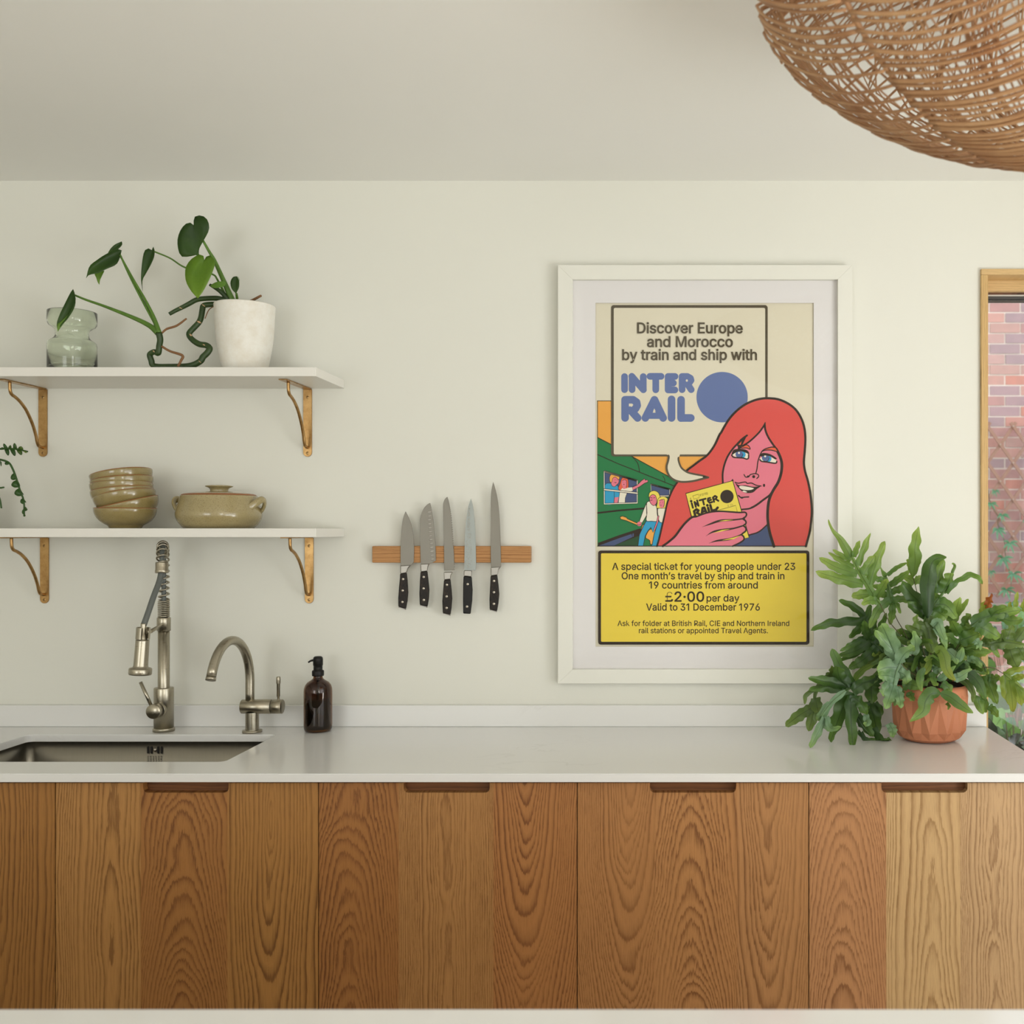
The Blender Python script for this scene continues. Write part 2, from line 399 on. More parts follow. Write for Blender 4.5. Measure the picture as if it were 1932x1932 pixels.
MB().box((wx0 + jw, yg - .012, PZ(566.5, yg)), (wx1 - jw, yg + .012, PZ(561, yg))).build('rail_gasket', M['aluminium'], win)
MB().box((wx0 + jw, yg - .012, PZ(569, yg)), (wx1 - jw, yg + .02, PZ(567.6, yg))).build('rail_gasket', M['aluminium'], win)
g = MB(); g.face([g.vert(p) for p in ((wx0 + jw, yg, 0), (wx1 - jw, yg, 0), (wx1 - jw, yg, PZ(568, yg)), (wx0 + jw, yg, PZ(568, yg)))])
g.build('window_pane', M['pane'], win)

# ------------------------------------------------------------------ worktop with sink cut-out, upstand, sink
WX0, WX1 = -3.28, PX(1857.5, 0)
sx0, sx1, sy0, sy1 = -1.762, -1.086, -0.47, -0.136
def rrect(x0, y0, x1, y1, r, n=5):
    out = []
    for cx, cy, a in ((x1 - r, y1 - r, 0), (x0 + r, y1 - r, 90), (x0 + r, y0 + r, 180), (x1 - r, y0 + r, 270)):
        for k in range(n + 1):
            q = R(a + 90 * k / n); out.append((cx + r * math.cos(q), cy + r * math.sin(q)))
    return out
def slab_hole(mb, outer, hole, z0, z1):
    for z in (z0, z1):
        vs_ = [[Vector((x, y, 0)) for x, y in outer], [Vector((x, y, 0)) for x, y in hole]]
        fl = [mb.vert((v.x, v.y, z)) for l in vs_ for v in l]
        for t_ in tessellate_polygon(vs_): mb.face([fl[i] for i in t_])
    for ring in (outer, hole):
        n = len(ring); a = [mb.vert((x, y, z0)) for x, y in ring]; b = [mb.vert((x, y, z1)) for x, y in ring]
        for i in range(n): mb.face((a[i], a[(i + 1) % n], b[(i + 1) % n], b[i]))
m = MB()
hole = rrect(sx0, sy0, sx1, sy1, .018)
e = .0018
slab_hole(m, [(WX0, Y_FR), (WX1, Y_FR), (WX1, -.001), (WX0, -.001)], hole, WT - .019, WT - e)
slab_hole(m, [(WX0, Y_FR + e), (WX1 - e, Y_FR + e), (WX1 - e, -.001), (WX0, -.001)], rrect(sx0 - e, sy0 - e, sx1 + e, sy1 + e, .018), WT - e, WT)
tag(m.build('worktop', M['quartz'], fix=True), 'long white quartz worktop running under the shelves to the window', 'worktop')
tag(MB().box((WX0, -.021, WT + .0002), (WX1, -.001, PZ(1331, -.021))).build('upstand', M['quartz'], bevel=.0015), 'low white quartz upstand along the wall behind the taps', 'upstand')

sink = thing('kitchen_sink', 'undermounted brushed steel sink basin set in the white worktop', 'sink', (-1.424, -.303, WT - .22))
m = MB()
rings = []
bx = .010
for (g_, z) in ((0, WT - .0192), (.001, WT - .10), (.004, WT - .19), (.03, WT - .205)):
    rings.append([m.vert((x, y, z)) for x, y in rrect(sx0 - bx + g_, sy0 - bx + g_, sx1 + bx - g_, sy1 + bx - g_, .02)])
for a, b in zip(rings, rings[1:]):
    for k in range(len(a)): m.face((a[k], b[k], b[(k+1) % len(a)], a[(k+1) % len(a)]), True)
m.face(rings[-1])
m.build('basin', M['steel'], sink, fix=False, solid=.0012)
yo = sy1 + bx - .0035
for px in (279, 285.5, 298, 304.5):
    x = PX(px, yo); pts = []
    for k in range(16):
        a = 2 * math.pi * k / 16
        pts.append((x + .0025 * math.cos(a), PZ(1415, yo) + (.0072 if math.sin(a) > 0 else -.0072) + .0025 * math.sin(a)))
    MB().prism(pts, yo - .0006, yo + .003).build('overflow_slot', M['nickel_dark'], sink)
m = MB(); m.lathe([(0, .003), (.003, .0022), (.0045, 0)], 16, Matrix.Translation((PX(291.8, yo), yo, PZ(1415, yo))) @ Matrix.Rotation(R(90), 4, 'X'))
m.build('overflow_screw', M['rivet'], sink)
m = MB()
for r_ in range(4):
    for c_ in range(6):
        px = 279 + c_ * 5; py = 1427 + r_ * 3
        m.lathe([(0, .0012), (.0012, .0006), (.0016, -.0004)], 6, Matrix.Translation((PX(px, yo), yo - .0004, PZ(py, yo))) @ Matrix.Rotation(R(90), 4, 'X'))
o = m.build('stamped_dots', M['steel'], sink)
m = MB(); m.lathe([(0, WT - .2035), (.03, WT - .2035), (.042, WT - .2025), (.045, WT - .205)], 28, Matrix.Translation((-1.42, -.3, 0))); m.build('drain', M['bolster'], sink)

# ------------------------------------------------------------------ base cabinets with oak veneer doors
YD = -0.572                                   # door face
ztop, zbot = PZ(1477.2, YD), 0.11
doors = [(-390, 104.5, 'far left oak cabinet cut off by the left edge of the photo', [(-390, -230), (-230, -62), (-62, 104.5)], (-225, -63)),
         (104.5, 600.8, 'oak base cabinet directly below the two nickel taps', [(104.5, 266), (266, 429), (429, 600.8)], (270, 431.5)),
         (600.8, 1089, 'oak base cabinet between the sink cabinet and the poster, dark pull notch at middle', [(600.8, 752), (752, 931), (931, 1089)], (761.5, 924)),
         (1089, 1526, 'oak base cabinet directly below the framed poster', [(1089, 1235), (1235, 1391), (1391, 1526)], (1226, 1389)),
         (1526, 1962, 'palest oak base cabinet at the right end, below the terracotta fern pot', [(1526, 1672), (1672, 1812), (1812, 1962)], (1663, 1825.5))]
OAKB = {  # base, dark, apex px, h, s, freq
    0: [((167,116,63),(118,74,34), -310, .02, -.02, 150), ((167,116,62),(118,74,34), -150, .03, .05, 140), ((169,118,60),(116,72,30), -10, .012, -.120, 118)],  # far left boards also darkened in colour for the light falling off leftward
    1: [((185,135,77),(138,92,46), 215, .020, .035, 150), ((169,116,63),(116,68,32), 348, .080, .100, 190), ((176,126,68),(118,74,34), 508, .015, -.125, 125)],
    2: [((167,113,62),(112,64,30), 660, .070, .100, 190), ((179,130,77),(132,84,42), 842, .008, .010, 230), ((176,120,69),(122,72,36), 992, .060, -.140, 180)],
    3: [((179,126,76),(128,80,40), 1190, .055, -.135, 200), ((183,130,79),(130,80,42), 1310, .07, .100, 195), ((183,132,83),(134,86,46), 1450, .03, -.085, 180)],
    4: [((187,135,90),(138,88,50), 1590, .060, .100, 200), ((202,166,117),(166,124,74), 1757, .03, .055, 150), ((195,159,115),(158,116,74), 1880, .012, .020, 220)]}
YB2 = YD + .020
for di, (x0, x1, lab, strips, notch) in enumerate(doors):
    xa, xb = PX(x0 + .9, YD), PX(x1 - .9, YD)
    cab = thing('base_cabinet', lab, 'cabinet', ((xa + xb) / 2, -.3, 0), 'oak base cabinets under the worktop')
    cx0 = max(xa - .001, WX0); cx1 = min(xb + .001, WX1 - .002)
    m = MB()
    m.box((cx0, YB2 + .022, .1), (cx0 + .016, -.03, WT - (.24 if di == 1 else .0195))); m.box((cx1 - .016, YB2 + .022, .1), (cx1, -.03, WT - (.24 if di == 0 else .0195))); m.box((cx0 + .016, YB2 + .022, .1), (cx1 - .016, -.03, .116))
    m.build('carcass', M['carcass'], cab)
    nx0, nx1 = PX(notch[0], YD), PX(notch[1], YD)
    nz = PZ(1495.5, YD); rr = .011
    # recess rail behind the notch
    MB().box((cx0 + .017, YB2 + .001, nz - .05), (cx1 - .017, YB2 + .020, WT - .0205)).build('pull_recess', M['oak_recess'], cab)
    def topz(x):
        if x <= nx0 or x >= nx1: return ztop
        if x < nx0 + rr: return nz + rr - math.sqrt(max(rr * rr - (nx0 + rr - x) ** 2, 0))
        if x > nx1 - rr: return nz + rr - math.sqrt(max(rr * rr - (x - nx1 + rr) ** 2, 0))
        return nz
    crit = sorted([nx0 - 1e-5, nx0 + 1e-5, nx1 - 1e-5, nx1 + 1e-5] + [nx0 + rr * k / 8 for k in range(1, 9)] + [nx1 - rr * k / 8 for k in range(1, 9)])
    for si, (s0, s1) in enumerate(strips):
        a = PX(s0, YD) if si else xa; b = PX(s1, YD) if si < 2 else xb
        bs, dk, apx, h_, s_, fq = OAKB[di][si]
        mat = oak('oak_veneer', srgb(*bs), srgb(*dk), PX(apx, YD), h_, s_, fq, seed=di * 3.7 + si * 1.31)
        xs = [a] + [c for c in crit if a + 1e-6 < c < b - 1e-6] + [b]
        poly = [(x, topz(x)) for x in xs] + [(b, zbot), (a, zbot)]
        MB().prism(poly, YD, YB2).build('door_board', mat, cab)
m = MB().box((WX0, -.52, 0), (WX1 - .01, -.50, .099))
tag(m.build('plinth', M['carcass']), 'dark recessed plinth board at the foot of the oak cabinets', 'plinth')
tag(MB().box((WX1 - .0018, YD, 0), (WX1 + .016, -.003, WT - .0195)).build('end_panel', M['OAKEND'] if 'OAKEND' in M else oak('oak_end', srgb(186, 144, 94), srgb(156, 112, 68), 9, .02, .02, 150, 3.3)), 'oak end panel closing the cabinets beside the garden window', 'panel')

# kitchen island in the foreground
isl = thing('kitchen_island', 'white topped kitchen island along the bottom edge in front', 'island', (-.2, -2.2, 0))
yi = -1.776
MB().box((-2.2, -2.75, WT - .02), (1.5, yi, WT)).build('island_top', M['quartz'], isl, bevel=.002)
MB().box((-2.15, -2.7, .1), (1.45, yi - .04, WT - .0203)).build('island_body', M['white'], isl)
MB().box((-2.1, -2.65, 0), (1.4, yi - .09, .0995)).build('island_plinth', M['carcass'], isl)

# ------------------------------------------------------------------ shelves and brass brackets
SH = []
for nm, zt, zb_, lab in (('upper', PZ(692.6, -.238), PZ(709.8, -.238), 'upper white floating shelf carrying the trailing plant and green vase'),
                    ('lower', PZ(996.8, -.238), PZ(1013.6, -.238), 'lower white floating shelf carrying the bowls and casserole')):
    xe = PX(596, -.238)
    tag(MB().box((-2.6, -.238, zb_), (xe, -.0005, zt)).build('wall_shelf', M['white'], bevel=.0012), lab, 'shelf', 'white wall shelves')
    SH.append((zt, zb_))
ZU, ZL = SH[0][0], SH[1][0]

def bracket(X, zs, h, lab):
    root = thing('shelf_bracket', lab, 'bracket', (X, 0, zs - h), 'brass shelf brackets')
    hw = .0122
    poly = [(X - hw, zs - .0032), (X + hw, zs - .0032)] + [(X + hw * math.cos(R(a)), zs - h + hw + hw * math.sin(R(a))) for a in range(0, -181, -15)]
    MB().prism(poly, -.0042, -.0006).build('wall_plate', M['brass'], root, bevel=.0006)
    m = MB().box((X - .0115, -.192, zs - .0032), (X + .0115, -.0045, zs - .0003)); m.build('shelf_strap', M['brass'], root, bevel=.0006)
    k = h / .195
    pts = cat([(X, -.152, zs - .0025), (X, -.1515, zs - .015 * k), (X, -.150, zs - .027 * k), (X, -.143, zs - .036 * k), (X, -.128, zs - .041 * k), (X, -.105, zs - .052 * k), (X, -.078, zs - .073 * k),
               (X, -.052, zs - .106 * k), (X, -.036, zs - .137 * k), (X, -.029, zs - .157 * k), (X, -.022, zs - .166 * k), (X, -.010, zs - .1685 * k), (X, -.003, zs - .169 * k)], 4)
    MB().tube(pts, .0043, 10).build('curved_rod', M['brass'], root)
    for dz in (.026, .1845 * k):
        mm = MB(); Mx = Matrix.Translation((X, -.0042, zs - dz)) @ Matrix.Rotation(R(90), 4, 'X')
        mm.lathe([(0, .0004), (.0028, .0008), (.0042, .0002), (.0044, -.001)], 16, Mx)
        sc = mm.build('screw', M['brass'], root)
        mm = MB(); mm.bar((X - .0022, -.0050, zs - dz - .0008), (X + .0022, -.0050, zs - dz + .0008), .0008, .0006); mm.bar((X - .0008, -.0050, zs - dz + .0022), (X + .0008, -.0050, zs - dz - .0022), .0008, .0006)
        mm.build('cross_slot', M['nickel_dark'], sc)
bracket(PX(82, 0), SH[0][1], .195, 'brass bracket under the left end of the upper shelf')
bracket(PX(581, 0), SH[0][1], .195, 'brass bracket under the right end of the upper shelf')
bracket(PX(85, 0), SH[1][1], .190, 'brass bracket under the lower shelf, left of the spring tap')
bracket(PX(584, 0), SH[1][1], .190, 'brass bracket under the right end of the lower shelf')

# ------------------------------------------------------------------ bowls and casserole on the lower shelf
def bowl_profile():
    r0 = .0785
    out = [(0, .004), (.036, .004), (.0375, 0), (.0405, 0), (.0415, .003), (.045, .0075), (.056, .0135), (.0655, .0215), (.073, .032), (.0772, .043), (r0, .0532)]
    rim = [(r0, .0532), (r0 - .0006, .0548), (r0 - .0022, .0554), (r0 - .0036, .0546)]
    inn = [(r0 - .0036, .0546), (.0735, .043), (.0695, .033), (.062, .0235), (.052, .016), (.036, .0105), (0, .009)]
    return out, rim, inn
def smooth_prof(p, n=4): return [(v.x, v.y) for v in cat([(a, b, 0) for a, b in p], n)]
bo, br, bi = bowl_profile()
KB = 150 / 1932.0
bowls = [(988, 1140, 0.0, 0.0, 'bottom stoneware bowl of the stack, standing level on the lower shelf'),
         (1030, 990, 14.3, 1.0, 'second olive stoneware bowl from the bottom, tipped steeply up to the right'),
         (960, 812, 8.9, 9.0, 'third olive stoneware bowl from the bottom, tipped back with a curved rim line'),
         (905, 702, 5.2, 7.0, 'middle stoneware bowl of the seven, fourth up the leaning stack'),
         (893, 570, 1.5, 8.0, 'fifth olive stoneware bowl from the bottom of the stack'),
         (897, 438, 5.5, 5.5, 'second olive stoneware bowl from the top of the stack'),
         (880, 290, 8.0, 7.5, 'topmost olive stoneware bowl of the stack, leaning left with rusty rim')]
Yb = -.115
for i, (cx, cy, roll, tilt, lab) in enumerate(bowls):
    root = thing('stoneware_bowl', lab, 'bowl', (0, 0, 0), 'stacked stoneware bowls on the lower shelf')
    if i == 0:
        protos = []
        MB().lathe(smooth_prof(bo[4:], 3) and (bo[:4] + smooth_prof(bo[4:], 3)) + smooth_prof(bi, 3)[0:], 56).build('bowl_body', M['stoneware'], root)
        MB().lathe(br, 56).build('rim', M['rimbrown'], root)
        first = root
    else:
        for ch in first.children:
            c = ch.copy(); c.parent = root; COL.objects.link(c)
    px, py = 160 + cx * KB, 870 + cy * KB
    rc = P(px, py, Yb)
    if i == 0: rc.z = ZL + .0553
    vz_ = Matrix.Rotation(math.atan2(-rc.x, rc.y - CAM.y), 4, 'Z')      # lean is judged across the line of sight
    Mr = vz_ @ Matrix.Rotation(R(-roll), 4, 'Y') @ Matrix.Rotation(R(-tilt), 4, 'X') @ vz_.inverted()
    root.rotation_euler = Mr.to_euler()
    root.location = rc - (Mr @ Vector((0, 0, .0545)))
    # keep axis rim centre at the traced place

cas = thing('casserole_dish', 'lidded olive stoneware casserole with two strap handles', 'casserole', (PX(413.5, -.12), -.12, ZL + .0004))
s = 1 / ppm(-.12)
c0 = cas.location.copy(); Tc = Matrix.Translation(c0)
def pz(y): return (996 - y) * s
prof = [(0, .002), (56 * s, .002), (58 * s, 0), (62 * s, .0), (69 * s, 8 * s), (74.5 * s, 17 * s), (76.2 * s, 25 * s), (75 * s, 34 * s), (71.5 * s, 46 * s), (69 * s, 55 * s), (68 * s, 60.5 * s), (66.5 * s, 61.5 * s), (64.5 * s, 60 * s), (66 * s, 50 * s), (70 * s, 30 * s), (60 * s, 6 * s), (0, 5 * s)]
MB().lathe(prof[:4] + smooth_prof(prof[4:11], 4) + prof[11:], 64, Tc).build('pot_body', M['stoneware_pale'], cas)
lid = MB().lathe([(0, 60 * s), (62 * s, 60 * s), (65 * s, 61 * s), (65.6 * s, 62.2 * s), (63 * s, 64 * s), (52 * s, 66.5 * s), (35 * s, 68.6 * s), (20 * s, 69.4 * s), (0, 69.6 * s)], 64, Tc).build('lid', M['stoneware_pale'], cas)
MB().lathe([(65.0 * s, 60.8 * s), (66.2 * s, 61.6 * s), (65.4 * s, 62.9 * s), (61 * s, 64.8 * s)], 64, Tc).build('lid_edge', M['rimbrown'], lid)
MB().lathe([(16.4 * s, 69 * s), (16 * s, 71 * s), (16.2 * s, 73.5 * s), (18.5 * s, 76 * s), (24 * s, 78.2 * s), (25 * s, 79 * s), (24.4 * s, 79.9 * s), (15 * s, 81.3 * s), (0, 81.8 * s)], 40, Tc).build('lid_knob', M['stoneware_pale'], lid)
for sd in (1, -1):
    def hp(dx, dy, dz): return c0 + Vector((sd * dx * s, dy * s, dz * s))
    if sd == 1: pts = [hp(66, -24, 37), hp(70, -22, 41), hp(77, -16, 48), hp(82, -7, 53.5), hp(84, 2, 52), hp(82, 9, 45), hp(77, 14, 37), hp(71, 16, 30)]
    else: pts = [hp(70, -12, 29), hp(76, -11, 36), hp(82, -7, 46), hp(83.5, 0, 53), hp(80, 9, 54.5), hp(75, 16, 48), hp(68, 23, 41)]
    MB().tube(cat(pts, 4), 6.6 * s, 14, flat=.55, up=(sd * .8, 0, .6)).build('handle', M['stoneware_pale'], cas)
GLYPH_SPACE = 187
GLYPHS = {          # advance, contours (outer rings counter-clockwise, holes clockwise)
',':(187,[[[84,-119,137,71,68,71,38,-119]]]),
'.':(187,[[[113,-1,128,9,138,24,141,41,138,59,128,73,113,83,95,87,78,83,63,73,53,59,50,41,53,24,63,9,78,-1,95,-4]]]),
'0':(453,[[[279,1,323,24,359,62,384,113,400,178,405,254,400,330,384,395,358,447,323,484,279,508,227,516,174,508,130,484,95,447,69,395,53,330,48,254,53,178,69,113,95,62,130,24,174,1,227,-7],[192,56,163,74,140,103,123,144,113,194,109,254,113,314,123,365,140,405,163,435,192,453,227,460,261,453,290,435,313,405,330,365,340,314,344,254,340,194,330,144,313,103,290,74,261,56,227,50]]]),
'1':(350,[[[160,509,40,427,40,358,163,448,176,448,176,0,240,0,240,509]]]),
'2':(453,[[[389,0,389,57,153,57,153,60,267,180,336,259,357,290,371,318,378,345,381,372,376,411,361,445,337,474,306,497,268,511,225,516,182,511,143,496,111,473,86,442,71,405,66,362,127,362,130,390,139,413,153,433,172,447,196,457,224,460,250,457,273,449,293,436,308,419,317,397,320,371,318,348,311,327,299,305,282,282,234,229,64,47,64,0]]]),
'3':(453,[[[266,-2,309,12,344,36,370,66,387,103,393,145,387,186,371,222,344,253,308,276,264,288,211,289,211,278,372,461,372,509,70,509,70,452,288,452,288,448,157,299,157,248,201,248,242,244,275,234,299,217,316,196,326,172,329,145,325,116,315,93,297,74,275,61,248,53,219,50,191,52,165,59,144,71,126,87,115,107,109,132,44,132,52,91,70,57,98,30,133,10,173,-3,218,-7]]]),
'6':(453,[[[271,-2,310,14,343,39,368,73,384,112,389,157,384,201,370,240,346,271,316,295,278,309,235,314,214,312,196,307,179,299,165,288,154,275,145,261,151,261,322,509,252,509,137,340,102,285,80,239,68,199,64,162,69,115,84,74,109,40,142,15,182,-1,226,-7],[198,52,174,63,153,79,138,102,128,128,125,158,128,188,138,214,153,235,174,252,198,262,226,265,254,262,279,251,299,235,314,213,324,187,327,157,324,128,314,101,299,79,279,63,254,52,226,48]]]),
'7':(453,[[[165,0,391,449,391,509,62,509,62,452,323,452,323,448,97,0]]]),
'8':(453,[[[275,-2,317,11,352,33,378,62,395,96,401,135,397,166,387,195,372,220,351,241,327,256,300,265,300,267,333,282,359,308,376,342,382,380,377,417,361,450,337,477,306,498,269,511,226,516,184,511,146,498,114,477,90,450,75,417,70,380,76,342,93,308,119,282,153,267,153,265,125,256,101,241,81,220,65,195,55,166,52,135,57,96,74,62,101,33,136,11,178,-2,226,-7],[195,52,167,60,145,74,129,91,119,113,115,139,119,165,130,189,147,208,169,223,196,232,226,235,256,232,283,223,305,208,322,189,333,165,337,139,333,113,323,91,307,74,285,60,258,52,226,49],[201,292,178,300,159,313,145,330,136,351,133,376,136,399,145,420,159,437,177,449,200,457,226,460,252,457,275,449,294,437,308,420,316,399,319,376,316,351,307,330,293,313,274,300,252,292,226,290]]]),
'9':(453,[[[182,510,143,494,110,469,85,436,69,397,64,352,68,307,83,269,106,237,137,214,175,199,218,195,238,196,257,202,273,210,287,221,299,234,307,248,301,248,130,0,200,0,315,168,350,224,373,270,385,309,389,347,384,393,368,434,343,468,310,494,271,510,226,516],[254,457,279,446,299,429,314,407,324,381,327,350,324,321,314,295,299,273,279,257,254,247,226,243,199,247,174,257,154,274,138,295,129,322,125,352,129,381,138,407,154,429,174,446,199,457,226,460]]]),
'A':(479,[[[85,0,191,302,213,371,245,478,232,478,264,372,287,302,395,0,463,0,276,509,201,509,16,0],[110,142,110,199,370,199,370,142]]]),
'B':(456,[[[247,0,301,4,344,18,377,39,400,67,413,100,418,136,414,173,402,203,385,227,363,245,339,257,315,262,315,267,336,275,356,286,373,301,387,320,395,344,398,374,394,410,381,442,359,469,329,491,289,504,241,509,60,509,60,0],[125,231,248,231,279,228,306,218,327,203,342,184,352,161,355,137,349,105,330,80,296,63,245,57,125,57],[125,452,240,452,283,446,313,429,330,403,336,372,333,348,323,326,308,309,288,296,265,288,238,285,125,285]]]),
'C':(510,[[[305,-4,341,5,373,19,402,38,428,62,448,91,463,124,473,160,408,160,401,136,389,114,375,96,357,81,337,69,315,60,292,55,267,53,223,59,184,76,151,105,125,145,109,194,103,254,109,314,125,364,150,403,184,432,223,450,267,456,292,454,315,449,337,440,357,428,375,413,389,395,401,373,408,348,473,348,463,385,448,418,427,447,402,471,373,490,340,504,305,513,267,516,205,508,150,484,104,445,70,393,48,329,40,254,48,179,70,115,104,63,150,25,205,1,267,-7]]]),
'D':(502,[[[291,8,351,31,398,68,433,119,455,181,462,255,455,329,433,391,399,441,353,478,294,501,225,509,93,509,93,452,221,452,275,446,320,428,354,399,379,361,394,312,399,255,394,198,379,149,354,110,318,81,272,63,215,57,96,57,96,0,219,0]],[[60,509,60,0,125,0,125,509]]]),
'E':(418,[[[375,0,375,57,125,57,125,229,355,229,355,286,125,286,125,452,372,452,372,509,60,509,60,0]]]),
'I':(210,[[[72,0,138,0,138,509,72,509]]]),
'L':(393,[[[361,0,361,57,125,57,125,509,60,509,60,0]]]),
'M':(628,[[[60,0,122,0,122,420,286,0,342,0,506,420,506,0,568,0,568,509,476,509,314,90,152,509,60,509]]]),
'N':(523,[[[125,0,125,291,124,328,122,384,119,454,108,452,148,381,177,331,202,290,387,0,463,0,463,509,399,509,399,195,399,157,401,108,405,54,414,55,388,107,363,151,343,183,136,509,60,509,60,0]]]),
'O':(533,[[[329,1,384,25,429,63,464,115,486,179,493,254,486,329,464,393,429,445,384,484,329,508,267,516,205,508,150,484,105,445,70,393,48,329,40,254,48,179,70,115,105,63,150,25,205,1,267,-7],[223,59,184,76,151,105,125,144,109,194,103,254,109,314,125,364,151,404,184,433,223,450,267,456,310,450,349,433,383,404,408,365,425,314,430,254,425,194,408,144,383,105,349,76,310,59,267,53]]]),
'R':(449,[[[125,0,125,452,233,452,269,449,298,440,319,425,334,405,342,380,345,352,342,324,334,300,319,281,298,267,269,258,234,255,96,255,96,198,236,198,289,203,333,217,367,240,390,271,405,309,409,352,405,395,390,433,367,465,333,489,290,504,236,509,60,509,60,0]],[[428,0,303,229,230,229,353,0]]]),
'T':(448,[[[193,452,193,0,257,0,257,452,417,452,417,509,32,509,32,452]]]),
'V':(479,[[[278,0,463,509,395,509,290,206,267,138,235,31,248,31,215,137,192,206,84,509,16,509,204,0]]]),
'a':(389,[[[190,-6,215,1,236,12,252,25,272,52,277,52,277,0,337,0,337,251,333,290,322,320,306,343,286,360,263,372,239,379,194,384,163,382,133,375,104,364,79,346,57,322,41,291,100,274,107,288,118,301,132,313,149,322,171,329,196,331,220,329,240,322,256,311,267,297,273,279,276,257,276,255,273,243,265,235,252,230,234,227,178,220,125,211,100,203,78,193,58,179,43,161,34,138,30,108,35,73,48,45,68,22,94,5,126,-5,160,-9],[149,47,130,52,114,61,102,72,94,87,92,105,95,124,103,139,117,150,134,159,175,168,200,171,231,176,259,182,276,190,276,138,272,115,263,93,248,74,228,59,202,49,170,45]]]),
'b':(424,[[[274,-2,313,16,346,45,370,84,385,133,390,189,385,245,370,293,345,332,313,361,274,378,229,384,197,381,171,373,152,360,137,346,118,319,114,319,114,509,53,509,53,0,112,0,112,59,118,59,138,31,153,17,172,4,198,-5,229,-8],[188,51,162,65,140,86,125,115,116,150,113,189,116,229,125,263,140,291,161,312,188,325,220,330,253,325,280,311,301,290,316,261,325,227,328,189,325,151,316,117,301,88,279,66,253,51,220,47]]]),
'c':(395,[[[235,-6,261,-1,285,9,306,21,325,37,341,56,354,78,363,102,304,117,292,89,271,66,243,52,207,46,173,51,145,66,124,89,108,117,99,151,96,187,99,224,108,258,124,287,145,310,173,325,207,330,242,325,270,311,290,289,303,262,362,277,353,301,340,322,324,341,305,356,284,368,260,377,234,383,207,384,159,378,117,360,82,330,56,291,40,243,34,187,40,133,56,85,82,46,117,16,159,-2,207,-8]]]),
'd':(424,[[[227,-5,252,4,272,17,287,31,307,59,313,59,313,0,372,0,372,509,311,509,311,319,306,319,287,346,272,360,253,373,228,381,196,384,151,378,112,361,79,332,55,293,39,245,34,189,39,133,55,84,79,45,111,16,151,-2,195,-8],[172,51,145,66,124,88,109,117,99,151,96,189,99,227,108,261,124,290,145,311,172,325,205,330,237,325,263,312,284,291,300,263,309,229,312,189,309,150,299,115,284,86,263,65,236,51,205,47]]]),
'e':(404,[[[249,-5,283,4,311,19,335,39,353,63,365,91,306,105,297,88,285,73,271,61,254,53,234,48,212,46,179,50,151,61,128,80,110,106,100,139,96,178,96,211,99,241,109,270,125,294,146,313,173,326,205,330,237,326,263,314,283,294,298,269,307,237,310,202,338,221,75,221,75,169,371,169,371,194,368,242,357,282,341,315,319,341,294,361,266,374,236,382,205,384,157,378,115,359,81,329,55,290,39,242,34,187,40,132,56,85,82,46,117,16,161,-2,212,-8]]]),
'f':(253,[[[6,379,6,327,228,327,228,379]],[[142,0,142,419,145,443,154,460,171,470,195,474,215,472,227,468,243,521,222,527,187,530,161,527,135,519,113,505,96,486,84,461,81,432,81,0]]]),
'g':(425,[[[251,-147,291,-136,324,-117,350,-90,367,-54,372,-9,372,379,313,379,313,319,308,319,288,346,273,360,253,373,228,382,196,384,152,378,112,361,80,332,55,293,39,246,34,191,39,136,55,90,80,53,113,27,152,10,195,5,227,8,252,16,272,28,287,41,306,68,311,68,311,-6,304,-47,282,-75,249,-92,207,-97,178,-95,154,-88,136,-78,122,-66,101,-41,51,-69,64,-91,82,-110,105,-127,134,-140,168,-148,207,-151],[172,63,145,76,124,96,109,123,99,155,96,193,99,229,109,262,124,290,145,312,172,325,205,330,237,325,264,312,285,291,300,264,309,231,312,193,309,154,300,121,285,95,264,75,237,63,205,59]]]),
'h':(410,[[[117,257,126,283,141,303,161,317,184,326,210,329,246,323,273,304,290,275,296,235,296,0,357,0,357,240,353,285,341,321,321,349,295,369,264,380,227,384,187,379,152,362,124,332,102,287,114,287,114,509,53,509,53,0,114,0,114,227]]]),
'i':(166,[[[114,0,114,379,53,379,53,0]],[[100,446,114,455,123,468,126,483,123,499,114,512,100,521,84,524,67,521,54,512,44,499,41,483,44,468,54,455,67,446,84,443]]]),
'k':(380,[[[114,0,114,509,53,509,53,0],[110,137,110,212,121,212,284,379,360,379,184,199,177,199]],[[372,0,191,229,148,186,294,0]]]),
'l':(189,[[[162,-1,181,3,170,54,160,53,146,52,130,54,120,62,115,77,114,99,114,509,53,509,53,84,58,47,74,20,101,3,139,-2]]]),
'm':(609,[[[114,0,114,238,117,266,126,289,140,307,158,320,178,328,199,330,229,326,253,311,269,288,274,260,274,0,335,0,335,247,338,270,345,290,358,307,374,320,395,328,419,330,447,326,473,313,490,289,496,254,496,0,557,0,557,255,553,296,541,328,522,354,497,372,468,383,437,386,407,383,381,375,357,361,337,343,322,321,312,295,321,295,309,331,287,361,257,380,219,386,195,384,172,376,151,363,132,346,118,323,108,295,112,295,112,379,53,379,53,0]]]),
'n':(409,[[[117,257,126,283,141,303,161,317,184,326,210,329,246,323,273,304,290,275,296,235,296,0,357,0,357,240,353,285,341,321,321,349,295,369,264,380,227,384,187,379,152,362,124,332,102,287,112,287,112,379,53,379,53,0,114,0,114,227]]]),
